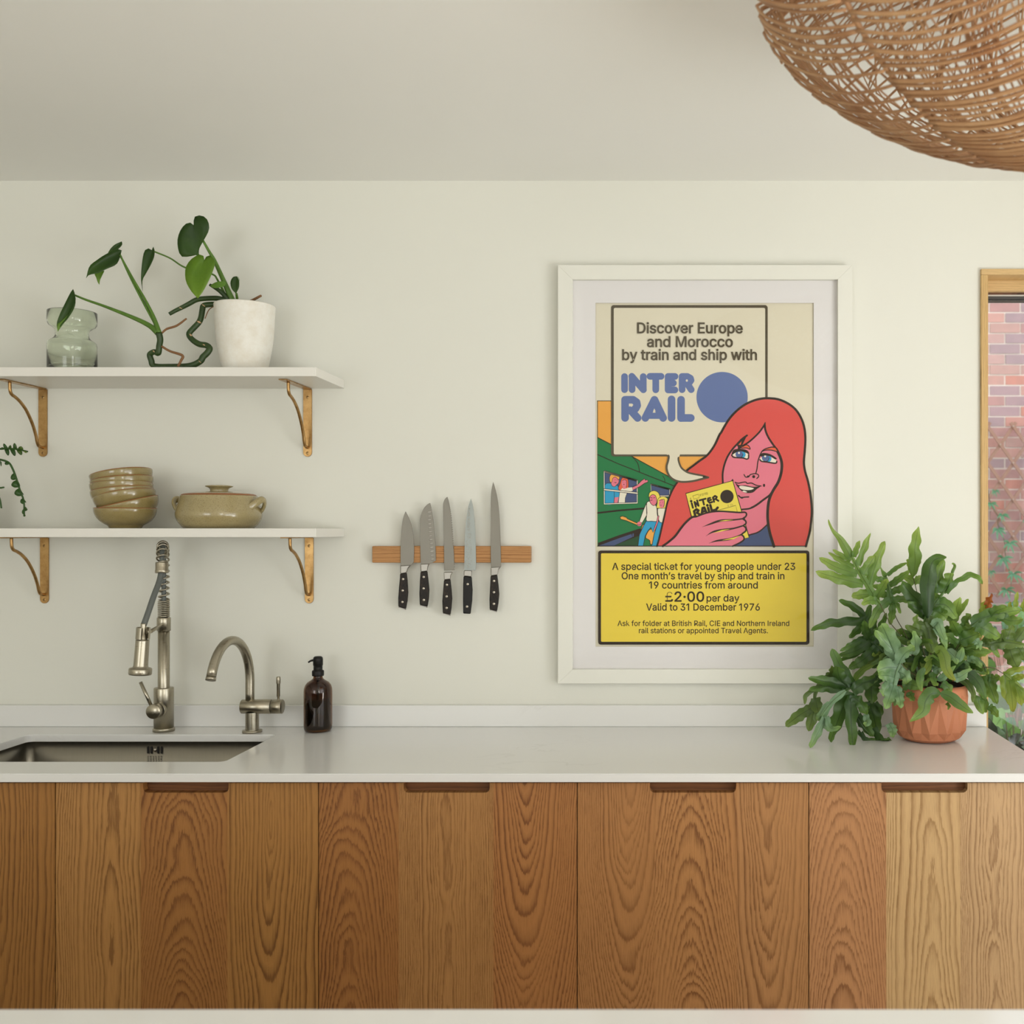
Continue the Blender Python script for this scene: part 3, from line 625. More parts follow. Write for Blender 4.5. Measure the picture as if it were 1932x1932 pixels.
'o':(415,[[[256,-2,299,16,333,46,359,85,376,133,381,187,376,243,359,291,333,330,299,360,256,378,207,384,159,378,117,360,82,330,56,291,40,243,34,187,40,133,56,85,82,46,117,16,159,-2,207,-8],[173,51,145,66,124,89,108,117,99,151,96,187,99,224,108,258,124,287,145,310,173,325,207,330,242,325,270,310,292,287,307,258,316,224,319,187,316,151,307,117,292,89,270,66,242,51,207,46]]]),
'p':(424,[[[114,-143,114,59,118,59,138,31,153,17,173,4,198,-5,229,-8,274,-2,313,16,346,45,370,84,385,133,390,189,385,245,370,293,345,332,313,361,274,378,229,384,197,381,171,373,152,360,137,346,118,319,112,319,112,379,53,379,53,-143],[188,51,162,65,140,86,125,115,116,150,113,189,116,229,125,263,140,291,161,312,188,325,220,330,253,325,280,311,301,290,316,261,325,227,328,189,325,151,316,117,301,88,279,66,253,51,220,47]]]),
'r':(259,[[[114,0,114,237,117,262,126,284,140,301,159,315,182,323,207,326,230,324,243,322,243,384,229,384,213,385,181,380,152,367,130,347,115,321,112,321,112,379,53,379,53,0]]]),
's':(365,[[[223,-5,260,6,290,24,312,47,326,75,331,107,325,142,306,171,275,194,229,209,172,223,144,232,124,243,112,258,109,277,114,299,131,317,156,329,187,333,219,328,243,316,258,298,268,277,324,290,314,316,299,339,279,358,254,372,223,381,187,384,149,381,115,370,87,354,65,332,51,305,47,274,53,237,72,208,104,186,149,170,212,155,237,147,254,136,265,121,268,103,262,81,244,62,217,50,181,45,150,49,124,60,105,79,94,107,36,94,45,63,62,38,84,18,112,3,145,-5,182,-8]]]),
't':(227,[[[6,379,6,327,204,327,204,379]],[[65,93,72,52,92,21,125,2,168,-4,192,-3,213,2,202,54,185,51,170,50,150,53,136,61,128,76,126,98,126,471,65,471]]]),
'u':(410,[[[222,0,257,17,286,47,307,92,298,92,298,0,357,0,357,379,296,379,296,153,293,122,283,97,268,77,249,62,226,53,200,50,164,56,137,75,119,105,114,144,114,379,53,379,53,139,57,95,69,59,89,31,115,11,146,-1,182,-5]]]),
'v':(389,[[[226,0,371,379,305,379,224,155,203,87,184,21,206,21,187,87,165,155,84,379,17,379,163,0]]]),
'w':(567,[[[199,0,248,172,263,225,277,280,291,338,277,338,291,280,305,225,319,172,368,0,429,0,545,379,480,379,434,214,413,135,391,41,402,41,382,136,362,214,316,379,252,379,206,214,186,135,165,41,175,41,154,137,133,214,87,379,23,379,138,0]]]),
'y':(389,[[[65,-143,91,-145,117,-143,139,-136,159,-124,177,-107,191,-85,204,-58,371,379,305,379,224,155,202,87,184,21,206,21,187,87,165,155,84,379,17,379,163,-1,151,-36,141,-58,130,-74,118,-84,104,-89,88,-90,71,-87,61,-86,47,-139]]]),
'£':(424,[[[299,0,339,6,366,23,382,51,388,91,388,107,330,107,330,85,329,72,324,63,315,58,301,57,37,57,37,0],[37,41,37,57,62,61,80,74,90,95,93,125,85,358,89,401,102,439,125,471,156,495,194,510,239,516,277,511,310,499,339,480,362,454,378,422,387,385,328,377,318,411,300,437,273,453,240,459,210,456,186,446,168,430,155,410,148,387,146,360,153,127,152,106,145,89,135,75,123,64,92,49,61,42]],[[311,229,311,280,37,280,37,229]]]),
'°':(316,[[[188,287,216,298,239,316,257,340,269,367,273,397,269,428,257,455,239,479,216,497,188,509,158,513,128,509,101,497,77,479,59,455,47,428,43,397,47,367,59,340,77,316,101,298,128,287,158,283],[141,336,126,343,113,353,103,366,97,381,95,397,97,414,103,430,113,443,126,453,141,459,158,462,175,459,190,453,203,443,213,430,220,414,222,397,220,381,213,366,203,353,190,343,175,336,158,334]]]),
'·':(196,[[[116,200,130,210,140,224,144,242,140,259,130,274,116,284,98,287,81,284,66,274,56,259,52,242,56,224,66,210,81,200,98,196]]]),
'’':(177,[[[98,318,151,509,82,509,52,318]]]),
}

# ------------------------------------------------------------------ taps and soap bottle
def cylx(mb, M_, prof, n=32): mb.lathe(prof, n, M_); return mb
tx, ty = PX(309, -.085), -.085
tap = thing('spring_tap', 'tall brushed nickel kitchen tap with coiled spring neck and pull-down spray', 'tap', (tx, ty, WT))
T0 = Matrix.Translation((tx, ty, 0))
def zt_(py, Y=-.085): return PZ(py, Y)
MB().lathe([(.0, WT + .0004), (.0283, WT + .0004), (.0285, WT + .008), (.0275, WT + .0098), (.02, WT + .0098)], 48, T0).build('base_flange', M['nickel'], tap)
MB().lathe([(.0, WT + .0095), (.0257, WT + .0095), (.0257, zt_(1298.5)), (.0249, zt_(1297)), (.0158, zt_(1297)), (0, zt_(1297.2))], 48, T0).build('tap_body', M['nickel'], tap)
MB().lathe([(.0152, zt_(1297.5)), (.0152, zt_(1188)), (0, zt_(1187.9))], 40, T0).build('column', M['nickel'], tap)
MB().lathe([(.0153, zt_(1190.5)), (.0178, zt_(1190)), (.0178, zt_(1166)), (.0170, zt_(1165)), (.0, zt_(1165))], 40, T0).build('collar', M['nickel'], tap)
zc = 1.382; ra = .055
dxy = Vector((.40, -.917, 0))               # the neck leans out over the sink
arc = [Vector((tx, ty, zc + ra * math.sin(R(a)))) + dxy * (ra - ra * math.cos(R(a))) for a in range(0, 181, 10)]
inner = [Vector((tx, ty, zt_(1165))), Vector((tx, ty, zt_(1130)))] + [Vector((tx, ty, zt_(1130) + (zc - zt_(1130)) * k / 6)) for k in range(1, 6)] + arc
MB().tube(inner, .0062, 14).build('inner_hose', M['hose'], tap)
tight = helix([(tx, ty, zt_(1165)), (tx, ty, zt_(1132))], .0138, 9.5, 16)
MB().tube(tight, .0021, 7).build('tight_spring', M['nickel'], tap)
loose = helix([Vector((tx, ty, zt_(1132)))] + inner[2:], .0130, 17, 16)
MB().tube(loose, .0024, 7).build('open_spring', M['nickel'], tap)
e_ = arc[-1]; td = (arc[-1] - arc[-2]).normalized()
Me = Matrix.Translation(e_) @ td.to_track_quat('Z', 'Y').to_matrix().to_4x4()
MB().lathe([(.0062, -.012), (.0155, -.012), (.0160, -.009), (.0160, .008), (.0168, .010), (.0168, .016), (.0158, .017), (.0148, .0165), (.0140, .004), (0, .002)], 36, Me).build('hose_ferrule', M['nickel_x'], tap)
Ys = -.262
def sp(px, py): return P(px, py, Ys)
h1 = sp(271, 1180); h0 = e_ + td * .004
hp_ = cat([h0, h0.lerp(h1, .2) + Vector((.003, 0, -.004)), h0.lerp(h1, .5) + Vector((.004, -.004, 0)), h0.lerp(h1, .8) + Vector((.002, -.002, 0)), h1], 8)
MB().tube(hp_, .0074, 14).build('spray_hose', M['hose'], tap)
ax0, ax1 = sp(271.2, 1176), sp(264.2, 1272.5)
dz_ = (ax1 - ax0).normalized(); Ms = Matrix.Translation(ax0) @ dz_.to_track_quat('Z', 'Y').to_matrix().to_4x4()
L_ = (ax1 - ax0).length; u = L_ / 97
hd = MB().lathe([(0, 0), (.0068, 0), (.0072, 2 * u), (.0066, 20 * u), (.0080, 21 * u), (.0105, 29 * u), (.0112, 31 * u), (.0163, 31.6 * u), (.0166, 33 * u), (.0175, 80 * u), (.0190, 83.5 * u), (.0265, 85 * u), (.0278, 86.5 * u), (.0280, 95 * u), (.0270, 97 * u), (.022, 97 * u), (.021, 96 * u), (0, 96 * u)], 48, Ms).build('spray_head', M['nickel'], tap)
m = MB()
for k in range(10):
    a = 2 * math.pi * k / 10
    m.lathe([(.0014, 0), (.0012, .0016), (0, .0018)], 8, Ms @ Matrix.Translation((.0165 * math.cos(a), .0165 * math.sin(a), 96.2 * u)))
m.build('spray_nozzles', M['nickel_dark'], hd)
# holder clip : open ring round the spray neck, on an arm from the collar
m = MB(); ha, hb = [], []
q0, q1 = 8 * u, 30 * u
for k in range(25):
    a = R(-55 + 290 * k / 24)
    for L2, r_ in ((ha, .0150), (hb, .0172)): L2.append((r_ * math.cos(a), r_ * math.sin(a)))
def at_(xy, z): return Ms @ Vector((xy[0], xy[1], z))
# gap of the ring faces the camera
rot = Matrix.Rotation(0, 4, 'Z')
cam_loc = Ms.inverted() @ CAM; ang = math.atan2(cam_loc.y, cam_loc.x) - .35
def rt(p): return (p[0] * math.cos(ang + math.pi / 2) - p[1] * math.sin(ang + math.pi / 2), p[0] * math.sin(ang + math.pi / 2) + p[1] * math.cos(ang + math.pi / 2))
ids = [[m.vert(at_(rt(p), z)) for p in L2] for L2 in (ha, hb) for z in (q0, q1)]
for k in range(24):
    a0, a1, b0, b1 = ids
    m.face((a0[k], a0[k+1], a1[k+1], a1[k])); m.face((b0[k], b1[k], b1[k+1], b0[k+1])); m.face((a0[k], b0[k], b0[k+1], a0[k+1])); m.face((a1[k], a1[k+1], b1[k+1], b1[k]))
for k in (0, 24): m.face([i[k] for i in (ids[0], ids[1], ids[3], ids[2])])
m.build('spray_holder', M['nickel'], tap)
MB().tube([Vector((tx, ty - .012, zt_(1178))), sp(279, 1193) + Vector((0, .010, 0))], .0048, 14).build('holder_arm', M['nickel'], tap)
# lever on the side cartridge
kz = .9855
Mk = Matrix.Translation((tx - .002, ty, kz)) @ Matrix.Rotation(R(90), 4, 'X')
MB().lathe([(.0196, .010), (.0196, .030), (.0186, .0306)], 40, Mk).build('cartridge_housing', M['nickel'], tap)
Mk2 = Matrix.Translation((tx - .004, ty, kz)) @ Matrix.Rotation(R(90), 4, 'X')
kn = MB().lathe([(.0180, .0312), (.0198, .0318), (.0198, .0515), (.0190, .0528), (0, .0530)], 40, Mk2).build('lever_knob', M['nickel'], tap)
MB().lathe([(.0184, .0300), (.0188, .0308), (.0184, .0316)], 40, Mk2).build('seal_ring', M['nickel_dark'], tap)
MB().tube([P(286, 1333, -.125), P(265, 1286.8, -.125)], .0046, 14).build('lever_rod', M['nickel'], kn)

bx_ = PX(475.8, -.1); by_ = -.1
tp = thing('gooseneck_tap', 'low brushed nickel gooseneck tap with side lever, left of the amber bottle', 'tap', (bx_, by_, WT))
T1 = Matrix.Translation((bx_, by_, 0))
MB().lathe([(0, WT + .0004), (.0258, WT + .0004), (.0262, WT + .004), (.0255, WT + .0062), (.015, WT + .0062)], 44, T1).build('base_flange', M['nickel'], tp)
MB().lathe([(.0178, WT + .006), (.0178, .978)], 40, T1).build('stem', M['nickel'], tp)
zb2 = PZ(1333, by_)
Mx_ = Matrix.Translation((0, by_, zb2)) @ Matrix.Rotation(R(90), 4, 'Y')
xa_, xb_ = PX(456.5, by_), PX(533, by_); xs_ = PX(508.5, by_ - .018)
MB().lathe([(0, xa_), (.0185, xa_), (.0196, xa_ + .001), (.0196, xs_ - .0008), (.0188, xs_ - .0008), (0, xs_ - .0008)], 44, Mx_).build('cross_body', M['nickel_x'], tp)
MB().lathe([(.0188, xs_ - .001), (.0188, xs_ + .001)], 40, Mx_).build('seal_ring', M['nickel_dark'], tp)
hb_ = MB().lathe([(.0188, xs_ + .0008), (.0196, xs_ + .0010), (.0196, xb_ - .001), (.0188, xb_), (0, xb_)], 44, Mx_).build('lever_hub', M['nickel_x'], tp)
gx = PX(471.5, by_)
pts = [Vector((gx, by_, zb2 + .006)), Vector((gx, by_, 1.03)), Vector((gx, by_, 1.05))] + [Vector((gx - .004 * (1 - math.cos(R(a))) / 2, by_ - .12 + .12 * math.cos(R(a)), 1.0665 + .1215 * math.sin(R(a)))) for a in range(0, 166, 8)]
MB().tube(pts, .0119, 24).build('gooseneck_spout', M['nickel'], tp)
e2 = pts[-1]; t2 = (pts[-1] - pts[-2]).normalized()
MB().lathe([(.0108, -.001), (.0108, .0022), (.0126, .0024), (.0126, .0095), (.0105, .0098), (.0, .009)], 30, Matrix.Translation(e2) @ t2.to_track_quat('Z', 'Y').to_matrix().to_4x4()).build('aerator', M['nickel'], tp)
hx = PX(525.2, by_)
MB().lathe([(.0030, zb2 + .018), (.0030, zb2 + .0275), (.0046, zb2 + .028), (.0046, PZ(1290.5, by_)), (.0052, PZ(1290, by_)), (.0053, PZ(1277.4, by_)), (.0046, PZ(1276.6, by_)), (0, PZ(1276.6, by_))], 20, Matrix.Translation((hx, by_, 0))).build('lever_handle', M['nickel'], hb_)
m = MB()
for k in range(18):
    a = 2 * math.pi * k / 18
    m.bar((hx + .0053 * math.cos(a), by_ + .0053 * math.sin(a), PZ(1289.5, by_)), (hx + .0053 * math.cos(a), by_ + .0053 * math.sin(a), PZ(1278, by_)), .0008, .0008, (math.cos(a), math.sin(a), 0))
m.build('knurling', M['nickel'], hb_)

qx, qy = PX(600, -.085), -.085
bt = thing('soap_bottle', 'amber glass soap bottle with black pump on the worktop', 'bottle', (qx, qy, WT))
T2 = Matrix.Translation((qx, qy, 0)); u = 1 / ppm(qy)
def bz(y): return WT + .0004 + (1378.5 - y) * u
op = [(0, bz(1378)), (20 * u, bz(1378.6)), (23.5 * u, bz(1377.5)), (25.4 * u, bz(1373)), (25.9 * u, bz(1366)), (25.9 * u, bz(1304)), (25.4 * u, bz(1298)), (23.5 * u, bz(1292)), (19.5 * u, bz(1286.5)), (13 * u, bz(1282.5)), (9.2 * u, bz(1279.5)), (8.4 * u, bz(1276)), (8.3 * u, bz(1271))]
ip = [(max(r - 2.2 * u, 0), z) for r, z in op[3:]][::-1]
ip = ip + [(21.5 * u, bz(1373.5)), (0, bz(1373))]
MB().lathe(op + ip, 56, T2).build('bottle_glass', M['glass_amber'], bt)
lv = 1320
MB().lathe([(0, bz(1372.8)), (21.2 * u, bz(1373)), (23.2 * u, bz(1370)), (23.4 * u, bz(lv)), (0, bz(lv))], 48, T2).build('liquid_soap', M['soap'], bt)
pm = MB().lathe([(8.6 * u, bz(1270)), (10.6 * u, bz(1274.5)), (11 * u, bz(1273)), (11 * u, bz(1265.5)), (10 * u, bz(1264)), (8.2 * u, bz(1263.5)), (8.2 * u, bz(1255)), (9 * u, bz(1254.5)), (9 * u, bz(1243)), (8.2 * u, bz(1239.5)), (6 * u, bz(1237.8)), (0, bz(1237.4))], 36, T2).build('pump_head', M['black'], bt)
MB().tube(cat([P(592, 1245.5, qy - .002), P(586, 1247, qy - .006), P(581.5, 1250, qy - .008)], 5), [2.2 * u, 1.8 * u, 1.5 * u], 12).build('pump_nozzle', M['black'], pm)
MB().tube([Vector((qx, qy, bz(1370))), Vector((qx, qy, bz(1275)))], 2.4 * u, 12).build('dip_tube', M['black'], bt)

# ------------------------------------------------------------------ knives on the magnetic rack
KC = 330 / 1932.0
def K(x, y): return (690 + x * KC, 890 + y * KC)
Yk = -.0262
rx = [K(70, 822), K(1820, 1005)]
ra_ = (PX(rx[0][0], -.024), PZ(rx[1][1], -.024)); rb_ = (PX(rx[1][0], -.024), PZ(rx[0][1], -.024))
tag(MB().box((ra_[0], -.024, ra_[1]), (rb_[0], -.0006, rb_[1])).build('knife_rack', M['oak_rack'], bevel=.002), 'horizontal oak magnetic knife rack fixed to the wall', 'knife rack')
def kw(pts, Y, sm=3):
    out = []
    for x, y in pts:
        a, b = K(x, y); out.append((PX(a, Y), PZ(b, Y)))
    return out
def smc(poly, n=3): return [(v.x, v.y) for v in cat([(a, b, 0) for a, b in poly], n, closed=True)]
def smopen(poly, n=3): return [(v.x, v.y) for v in cat([(a, b, 0) for a, b in poly], n)]
knives = [
 dict(label='shortest plain-bladed chef knife, leftmost on the oak rack', mat='blade',
  blade=[(385,1040),(385,830),(395,650),(405,560),(420,490),(440,437)], edge=[(440,437),(475,505),(505,590),(525,700),(535,830),(533,950),(526,1005),(500,1032)],
  bol=[(385,1040),(500,1032),(470,1070),(455,1115),(385,1126)], han=[(385,1125),(455,1114),(465,1200),(472,1330),(465,1420),(448,1515),(365,1490),(364,1400),(372,1280),(382,1180)], cap=[(365,1490),(448,1515),(443,1527),(368,1501)], riv=[(412,1187),(407,1313),(404,1440)]),
 dict(label='santoku knife with a row of dimples along its edge, second from left', mat='blade',
  blade=[(607,1022),(602,800),(600,600),(605,510),(620,450),(650,395),(685,358),(712,345)], edge=[(712,345),(725,400),(745,520),(760,680),(772,830),(775,960),(770,985),(705,1018)],
  bol=[(607,1022),(705,1018),(690,1050),(683,1096),(610,1106)], han=[(610,1105),(683,1095),(695,1200),(705,1300),(700,1400),(685,1490),(602,1470),(597,1350),(603,1200)], cap=[(602,1470),(685,1490),(681,1502),(606,1482)], riv=[(640,1163),(638,1290),(641,1417)]),
 dict(label='bread knife with a serrated edge, in the middle of the oak rack', mat='blade',
  blade=[(865,1092),(866,900),(858,650),(855,450),(855,360),(870,310),(888,288),(903,278)], edge=None,
  bol=[(866,1105),(965,1105),(940,1150),(938,1186),(868,1196)], han=[(868,1195),(938,1185),(950,1300),(958,1400),(950,1500),(938,1580),(855,1560),(850,1430),(860,1300)], cap=[(855,1560),(938,1580),(934,1592),(860,1572)], riv=[(896,1250),(893,1378),(893,1505)]),
 dict(label='hammered narrow blade knife with two rivets in its black handle, second from right', mat='blade2',
  blade=[(1090,1088),(1092,900),(1100,650),(1115,500),(1135,380),(1162,297)], edge=[(1162,297),(1185,380),(1200,500),(1210,650),(1217,850),(1217,1078),(1180,1080),(1170,1090)],
  bol=[(1088,1088),(1172,1090),(1172,1160),(1086,1152)], han=[(1085,1150),(1172,1160),(1182,1300),(1178,1420),(1160,1570),(1080,1565),(1078,1400),(1080,1250)], cap=None, riv=[(1125,1242),(1119,1490)]),
 dict(label='longest slicing knife with slim plain blade, rightmost on the oak rack', mat='blade',
  blade=[(1383,1058),(1380,800),(1380,500),(1382,300),(1390,200),(1408,112)], edge=[(1408,112),(1430,180),(1455,290),(1475,450),(1485,650),(1492,850),(1495,1050)],
  bol=[(1383,1058),(1494,1050),(1468,1085),(1458,1140),(1383,1149)], han=[(1383,1148),(1455,1138),(1468,1250),(1477,1350),(1468,1450),(1452,1540),(1372,1520),(1370,1400),(1378,1250)], cap=[(1372,1520),(1452,1540),(1448,1552),(1376,1532)], riv=[(1417,1207),(1416,1332),(1416,1460)])]
for ki, k in enumerate(knives):
    hx_, hy_ = K(k['riv'][0][0], k['riv'][0][1])
    root = thing('kitchen_knife', k['label'], 'knife', P(hx_, hy_, Yk), 'kitchen knives on the oak rack')
    sp1 = smopen(k['blade'])
    if k['edge']: sp2 = smopen(k['edge'])
    else:
        cl = smopen([(903,278),(920,340),(940,450),(955,600),(965,750),(975,900),(981,1065)], 12); sp2 = []
        for i, (x, y) in enumerate(cl): sp2.append((x + (4 if i % 2 else -5), y))
        sp2 += [(985,1088)]
    poly = kw(sp1 + sp2[1:], Yk)
    bl = MB().prism(poly, Yk - .0008, Yk + .0010).build('blade', M[k['mat']], root, bevel=.0005, seg=1)
    MB().prism(kw(k['bol'], Yk), Yk - .0055, Yk + .0020).build('bolster', M['bolster'], root, bevel=.002)
    hd = MB().prism(smc(kw(k['han'], Yk), 1) if 0 else kw(k['han'], Yk), Yk - .0075, Yk + .0022).build('handle', M['handle'] if ki != 3 else M['black'], root, bevel=.0028, seg=3)
    if k['cap']: MB().prism(kw(k['cap'], Yk), Yk - .0065, Yk + .0020).build('end_cap', M['bolster'], root, bevel=.001)
    for (x, y) in k['riv']:
        a, b = K(x, y)
        MB().lathe([(0, .0007), (.0030, .0005), (.0038, -.0002), (.0039, -.0015)], 16, Matrix.Translation(P(a, b, Yk - .0075)) @ Matrix.Rotation(R(90), 4, 'X')).build('rivet', M['rivet'], hd)
    if ki == 1:
        for j in range(13):
            x, y = 693 + j * 3.6 + (8 if j < 2 else 0), 445 + j * 43.5
            a, b = K(x + 2, y); Mx = Matrix.Translation(P(a, b, Yk - .0008)) @ Matrix.Rotation(R(90), 4, 'X') @ Matrix.Rotation(R(12), 4, 'Z') @ Matrix.Scale(.40, 4, (0, 1, 0))
            MB().lathe([(0, .0004), (.0034, .0004), (.0048, .0003), (.0056, -.0002)], 16, Mx).build('dimple', M['bolster'], bl)
    if ki == 3:
        m = MB(); rr2 = random.Random(3)
        for j in range(230):
            y = 400 + rr2.random() * 680; t_ = (y - 380) / 700
            xl = 1132 - 42 * min(t_ * 1.35, 1) + 6; xr = xl + 12 + 60 * min(t_ * 1.5, 1)
            x = xl + rr2.random() * (xr - xl); a, b = K(x, y)
            m.lathe([(0, .0003), (.0007, .0002), (.0012, -.0001)], 6, Matrix.Translation(P(a, b, Yk - .0008)) @ Matrix.Rotation(R(90), 4, 'X') @ Matrix.Scale(.6, 4, (0, 1, 0)))
        o = m.build('hammer_marks', M['steel'], bl); o['kind'] = 'stuff'

# ------------------------------------------------------------------ framed travel poster
Yf = -.032
fx0, fx1, fz0, fz1 = PX(1052.5, Yf), PX(1608, Yf), PZ(1289.5, Yf), PZ(499.8, Yf)
ix0, ix1, iz0, iz1 = PX(1080, Yf), PX(1580.8, Yf), PZ(1263, Yf), PZ(527, Yf)
fr_ = thing('framed_poster', 'large white framed travel poster of a red-haired woman holding a yellow ticket', 'poster', ((fx0 + fx1) / 2, 0, fz0))
for poly in ([(fx0, fz1), (fx1, fz1), (ix1, iz1), (ix0, iz1)], [(fx0, fz0), (ix0, iz0), (ix1, iz0), (fx1, fz0)], [(fx0, fz0), (fx0, fz1), (ix0, iz1), (ix0, iz0)], [(fx1, fz0), (ix1, iz0), (ix1, iz1), (fx1, fz1)]):
    MB().prism(poly, Yf, -.0012).build('frame_rail', M['frame'], fr_, bevel=.0008)
Yp = -.010
def win_board(mb, o, i, y0, y1):
    (ox0, oz0, ox1, oz1), (qx0, qz0, qx1, qz1) = o, i
    for poly in ([(ox0, oz1), (ox1, oz1), (qx1, qz1), (qx0, qz1)], [(ox0, oz0), (qx0, qz0), (qx1, qz0), (ox1, oz0)], [(ox0, oz0), (ox0, oz1), (qx0, qz1), (qx0, qz0)], [(ox1, oz0), (qx1, qz0), (qx1, qz1), (ox1, oz1)]):
        mb.prism(poly, y0, y1)
mb = MB(); win_board(mb, (ix0 - .006, iz0 - .006, ix1 + .006, iz1 + .006), (PX(1123.5, Yp - .005), PZ(1220, Yp - .005), PX(1535.3, Yp - .005), PZ(571.5, Yp - .005)), Yp - .005, Yp - .0024)
mb.build('mat_board', M['matboard'], fr_)
g = MB(); g.face([g.vert(p) for p in ((ix0 - .004, Yf + .008, iz0 - .004), (ix1 + .004, Yf + .008, iz0 - .004), (ix1 + .004, Yf + .008, iz1 + .004), (ix0 - .004, Yf + .008, iz1 + .004))])
g.build('glazing', M['pane'], fr_)
INK = {}
def ink(n, *c): INK[n] = plain('ink_' + n, srgb(*c), 0.75, spec=0.2); return INK[n]
for n, c in dict(paper=(222,215,193), black=(46,34,26), grey=(88,80,64), blue=(98,116,164), orange=(234,168,78), green=(34,120,70), dkgreen=(40,76,46), navy=(70,84,122), red=(216,82,76), pink=(226,122,140), yellow=(232,206,74), ticket=(232,214,84), cyan=(48,156,200), white=(232,226,206), iris=(86,104,150), orangehair=(226,98,66), yellow2=(234,216,92)).items(): ink(n, *c)  # grey is black ink with the glazing's reflected haze painted in
NAMES = list(INK)
class Print:
    """flat ink shapes, each a hair in front of the last"""
    def __init__(s): s.mb = MB(); s.k = 0
    def lay(s): s.k += 1; return Yp - .00002 * s.k
    def w(s, p, y): return (PX(p[0], y), y, PZ(p[1], y))
    def fill(s, pts, c, y=None):
        y = y or s.lay(); s.mb.m = NAMES.index(c)
        v = [s.mb.vert(s.w(p, y)) for p in pts]
        for t_ in tessellate_polygon([[Vector((p[0], p[1], 0)) for p in pts]]): s.mb.face([v[i] for i in t_])
    def stroke(s, pts, wd, c, taper=False, closed=False, y=None):
        if y is None and not taper and c in ('black', 'grey'): wd = wd * 1.22 + .1
        y = y or s.lay(); s.mb.m = NAMES.index(c); n = len(pts)
        V2 = [Vector((p[0], p[1])) for p in pts]
        if closed: V2 = V2 + [V2[0], V2[1]]; n += 2
        L, Rr = [], []
        for i in range(n):
            t_ = (V2[min(i + 1, n - 1)] - V2[max(i - 1, 0)])
            if t_.length < 1e-6: t_ = Vector((1, 0))
            t_.normalize(); nn = Vector((-t_.y, t_.x)); q = wd / 2
            if taper:
                f = i / (n - 1); q *= {1: max(1 - f, .08), 2: max(math.sin(math.pi * f), .08), 3: max(f, .08)}[taper]
            L.append(s.mb.vert(s.w(V2[i] + nn * q, y))); Rr.append(s.mb.vert(s.w(V2[i] - nn * q, y)))
        for i in range(n - 1): s.mb.face((L[i], L[i+1], Rr[i+1], Rr[i]))
        if not taper and not closed:
            for p in (V2[0], V2[-1]): s.disc(p, wd / 2, c, y=y - (.000004 if p is V2[0] else .000007))
    def disc(s, p, r, c, ry=None, n=28, rot=0, y=None):
        ry = ry or r
        s.fill([(p[0] + r * math.cos(a) * math.cos(rot) - ry * math.sin(a) * math.sin(rot), p[1] + r * math.cos(a) * math.sin(rot) + ry * math.sin(a) * math.cos(rot)) for a in [2 * math.pi * k / n for k in range(n)]], c, y)
    def fat(s, paths, wd, c):
        for p in paths:
            for a_, b_ in zip(p, p[1:]): s.k += .25; s.stroke([a_, b_], wd, c, y=Yp - .00002 * s.k); s.k += .25
def A(*p): return [(1120 + x * 420 / 1691, 560 + y * 480 / 1932) for x, y in p]
def B(*p): return [(1300 + x * 240 / 1546, 740 + y * 300 / 1932) for x, y in p]
def C(*p): return [(1120 + x * 300 / 1932, 820 + y * 220 / 1417) for x, y in p]
def D(*p): return [(1120 + x * 180 / 1932, 900 + y * 140 / 1503) for x, y in p]
def S(p, n=5, closed=True): return [(v.x, v.y) for v in cat([(a, b, 0) for a, b in p], n, closed)]
def O(p, n=5): return S(p, n, False)
def round_rect(x0, y0, x1, y1, r): return [(x, y) for x, y in rrect(x0, y0, x1, y1, r, 6)]
pr = Print()
pr.fill([(1122, 570), (1536.5, 570), (1536.5, 1221.5), (1122, 1221.5)], 'paper')
paper = pr.mb.build('poster_print', list(INK.values()), fr_, fix=False)
pr.mb = MB()
# picture: sky, train
pr.fill(A((28,790),(140,790),(140,1204),(880,1204),(760,1893),(30,1893)), 'orange')
pr.stroke(A((28,790),(140,790)), 1.0, 'black'); pr.stroke(A((29,790),(32,1893)), 1.0, 'black')
pr.fill(A((30,1068),(135,1122),(290,1212),(640,1402),(680,1893),(32,1893)), 'green')
pr.stroke(A((30,1068),(135,1122),(290,1212),(640,1402)), 1.2, 'black')
pr.stroke(A((30,1198),(180,1265),(350,1332),(625,1442)), 1.3, 'black')
pr.stroke(O(A((295,1215),(335,1265),(350,1332))), 1.1, 'black'); pr.stroke(O(A((525,1360),(540,1385),(540,1412))), .9, 'black')
pr.stroke(A((33,1641),(200,1622),(420,1604)), 2.6, 'black')
pr.fill(C((55,1315),(300,1225),(560,1140),(600,1160),(600,1353),(55,1353)), 'black')
pr.fill(C((55,1353),(300,1262),(460,1208),(470,1245),(240,1353)), 'navy'); pr.fill(C((472,1205),(487,1200),(487,1238),(474,1243)), 'navy')
pr.fill(C((240,1353),(470,1262),(590,1215),(600,1353)), 'dkgreen')
# train window with a waving couple
def quad_r(q): return q
def win_frame(q, c='white', wd=2.0):
    pr.stroke(q, wd + 1.4, 'black', closed=True); pr.stroke(q, wd, c, closed=True)
q = C((128,448),(530,560),(530,830),(130,842)); pr.fill(q, 'navy')
pr.fill(S(C((135,620),(150,592),(210,588),(245,628),(290,620),(318,645),(320,690),(310,760),(270,835),(135,835))), 'cyan')
pr.stroke(O(C((135,612),(160,590),(210,590))), .8, 'black'); pr.stroke(O(C((288,620),(320,650),(322,700))), .8, 'black')
pr.fill(C((250,765),(305,758),(290,832),(248,832)), 'pink'); pr.stroke(C((250,700),(252,765),(246,832)), .7, 'black')
pr.fill(S(C((205,560),(240,520),(295,522),(308,560),(300,590),(280,610),(255,632),(225,622),(212,590))), 'pink'); pr.stroke(S(C((205,560),(240,520),(295,522),(308,560),(300,590),(280,610),(255,632),(225,622),(212,590))), .6, 'black', closed=True)
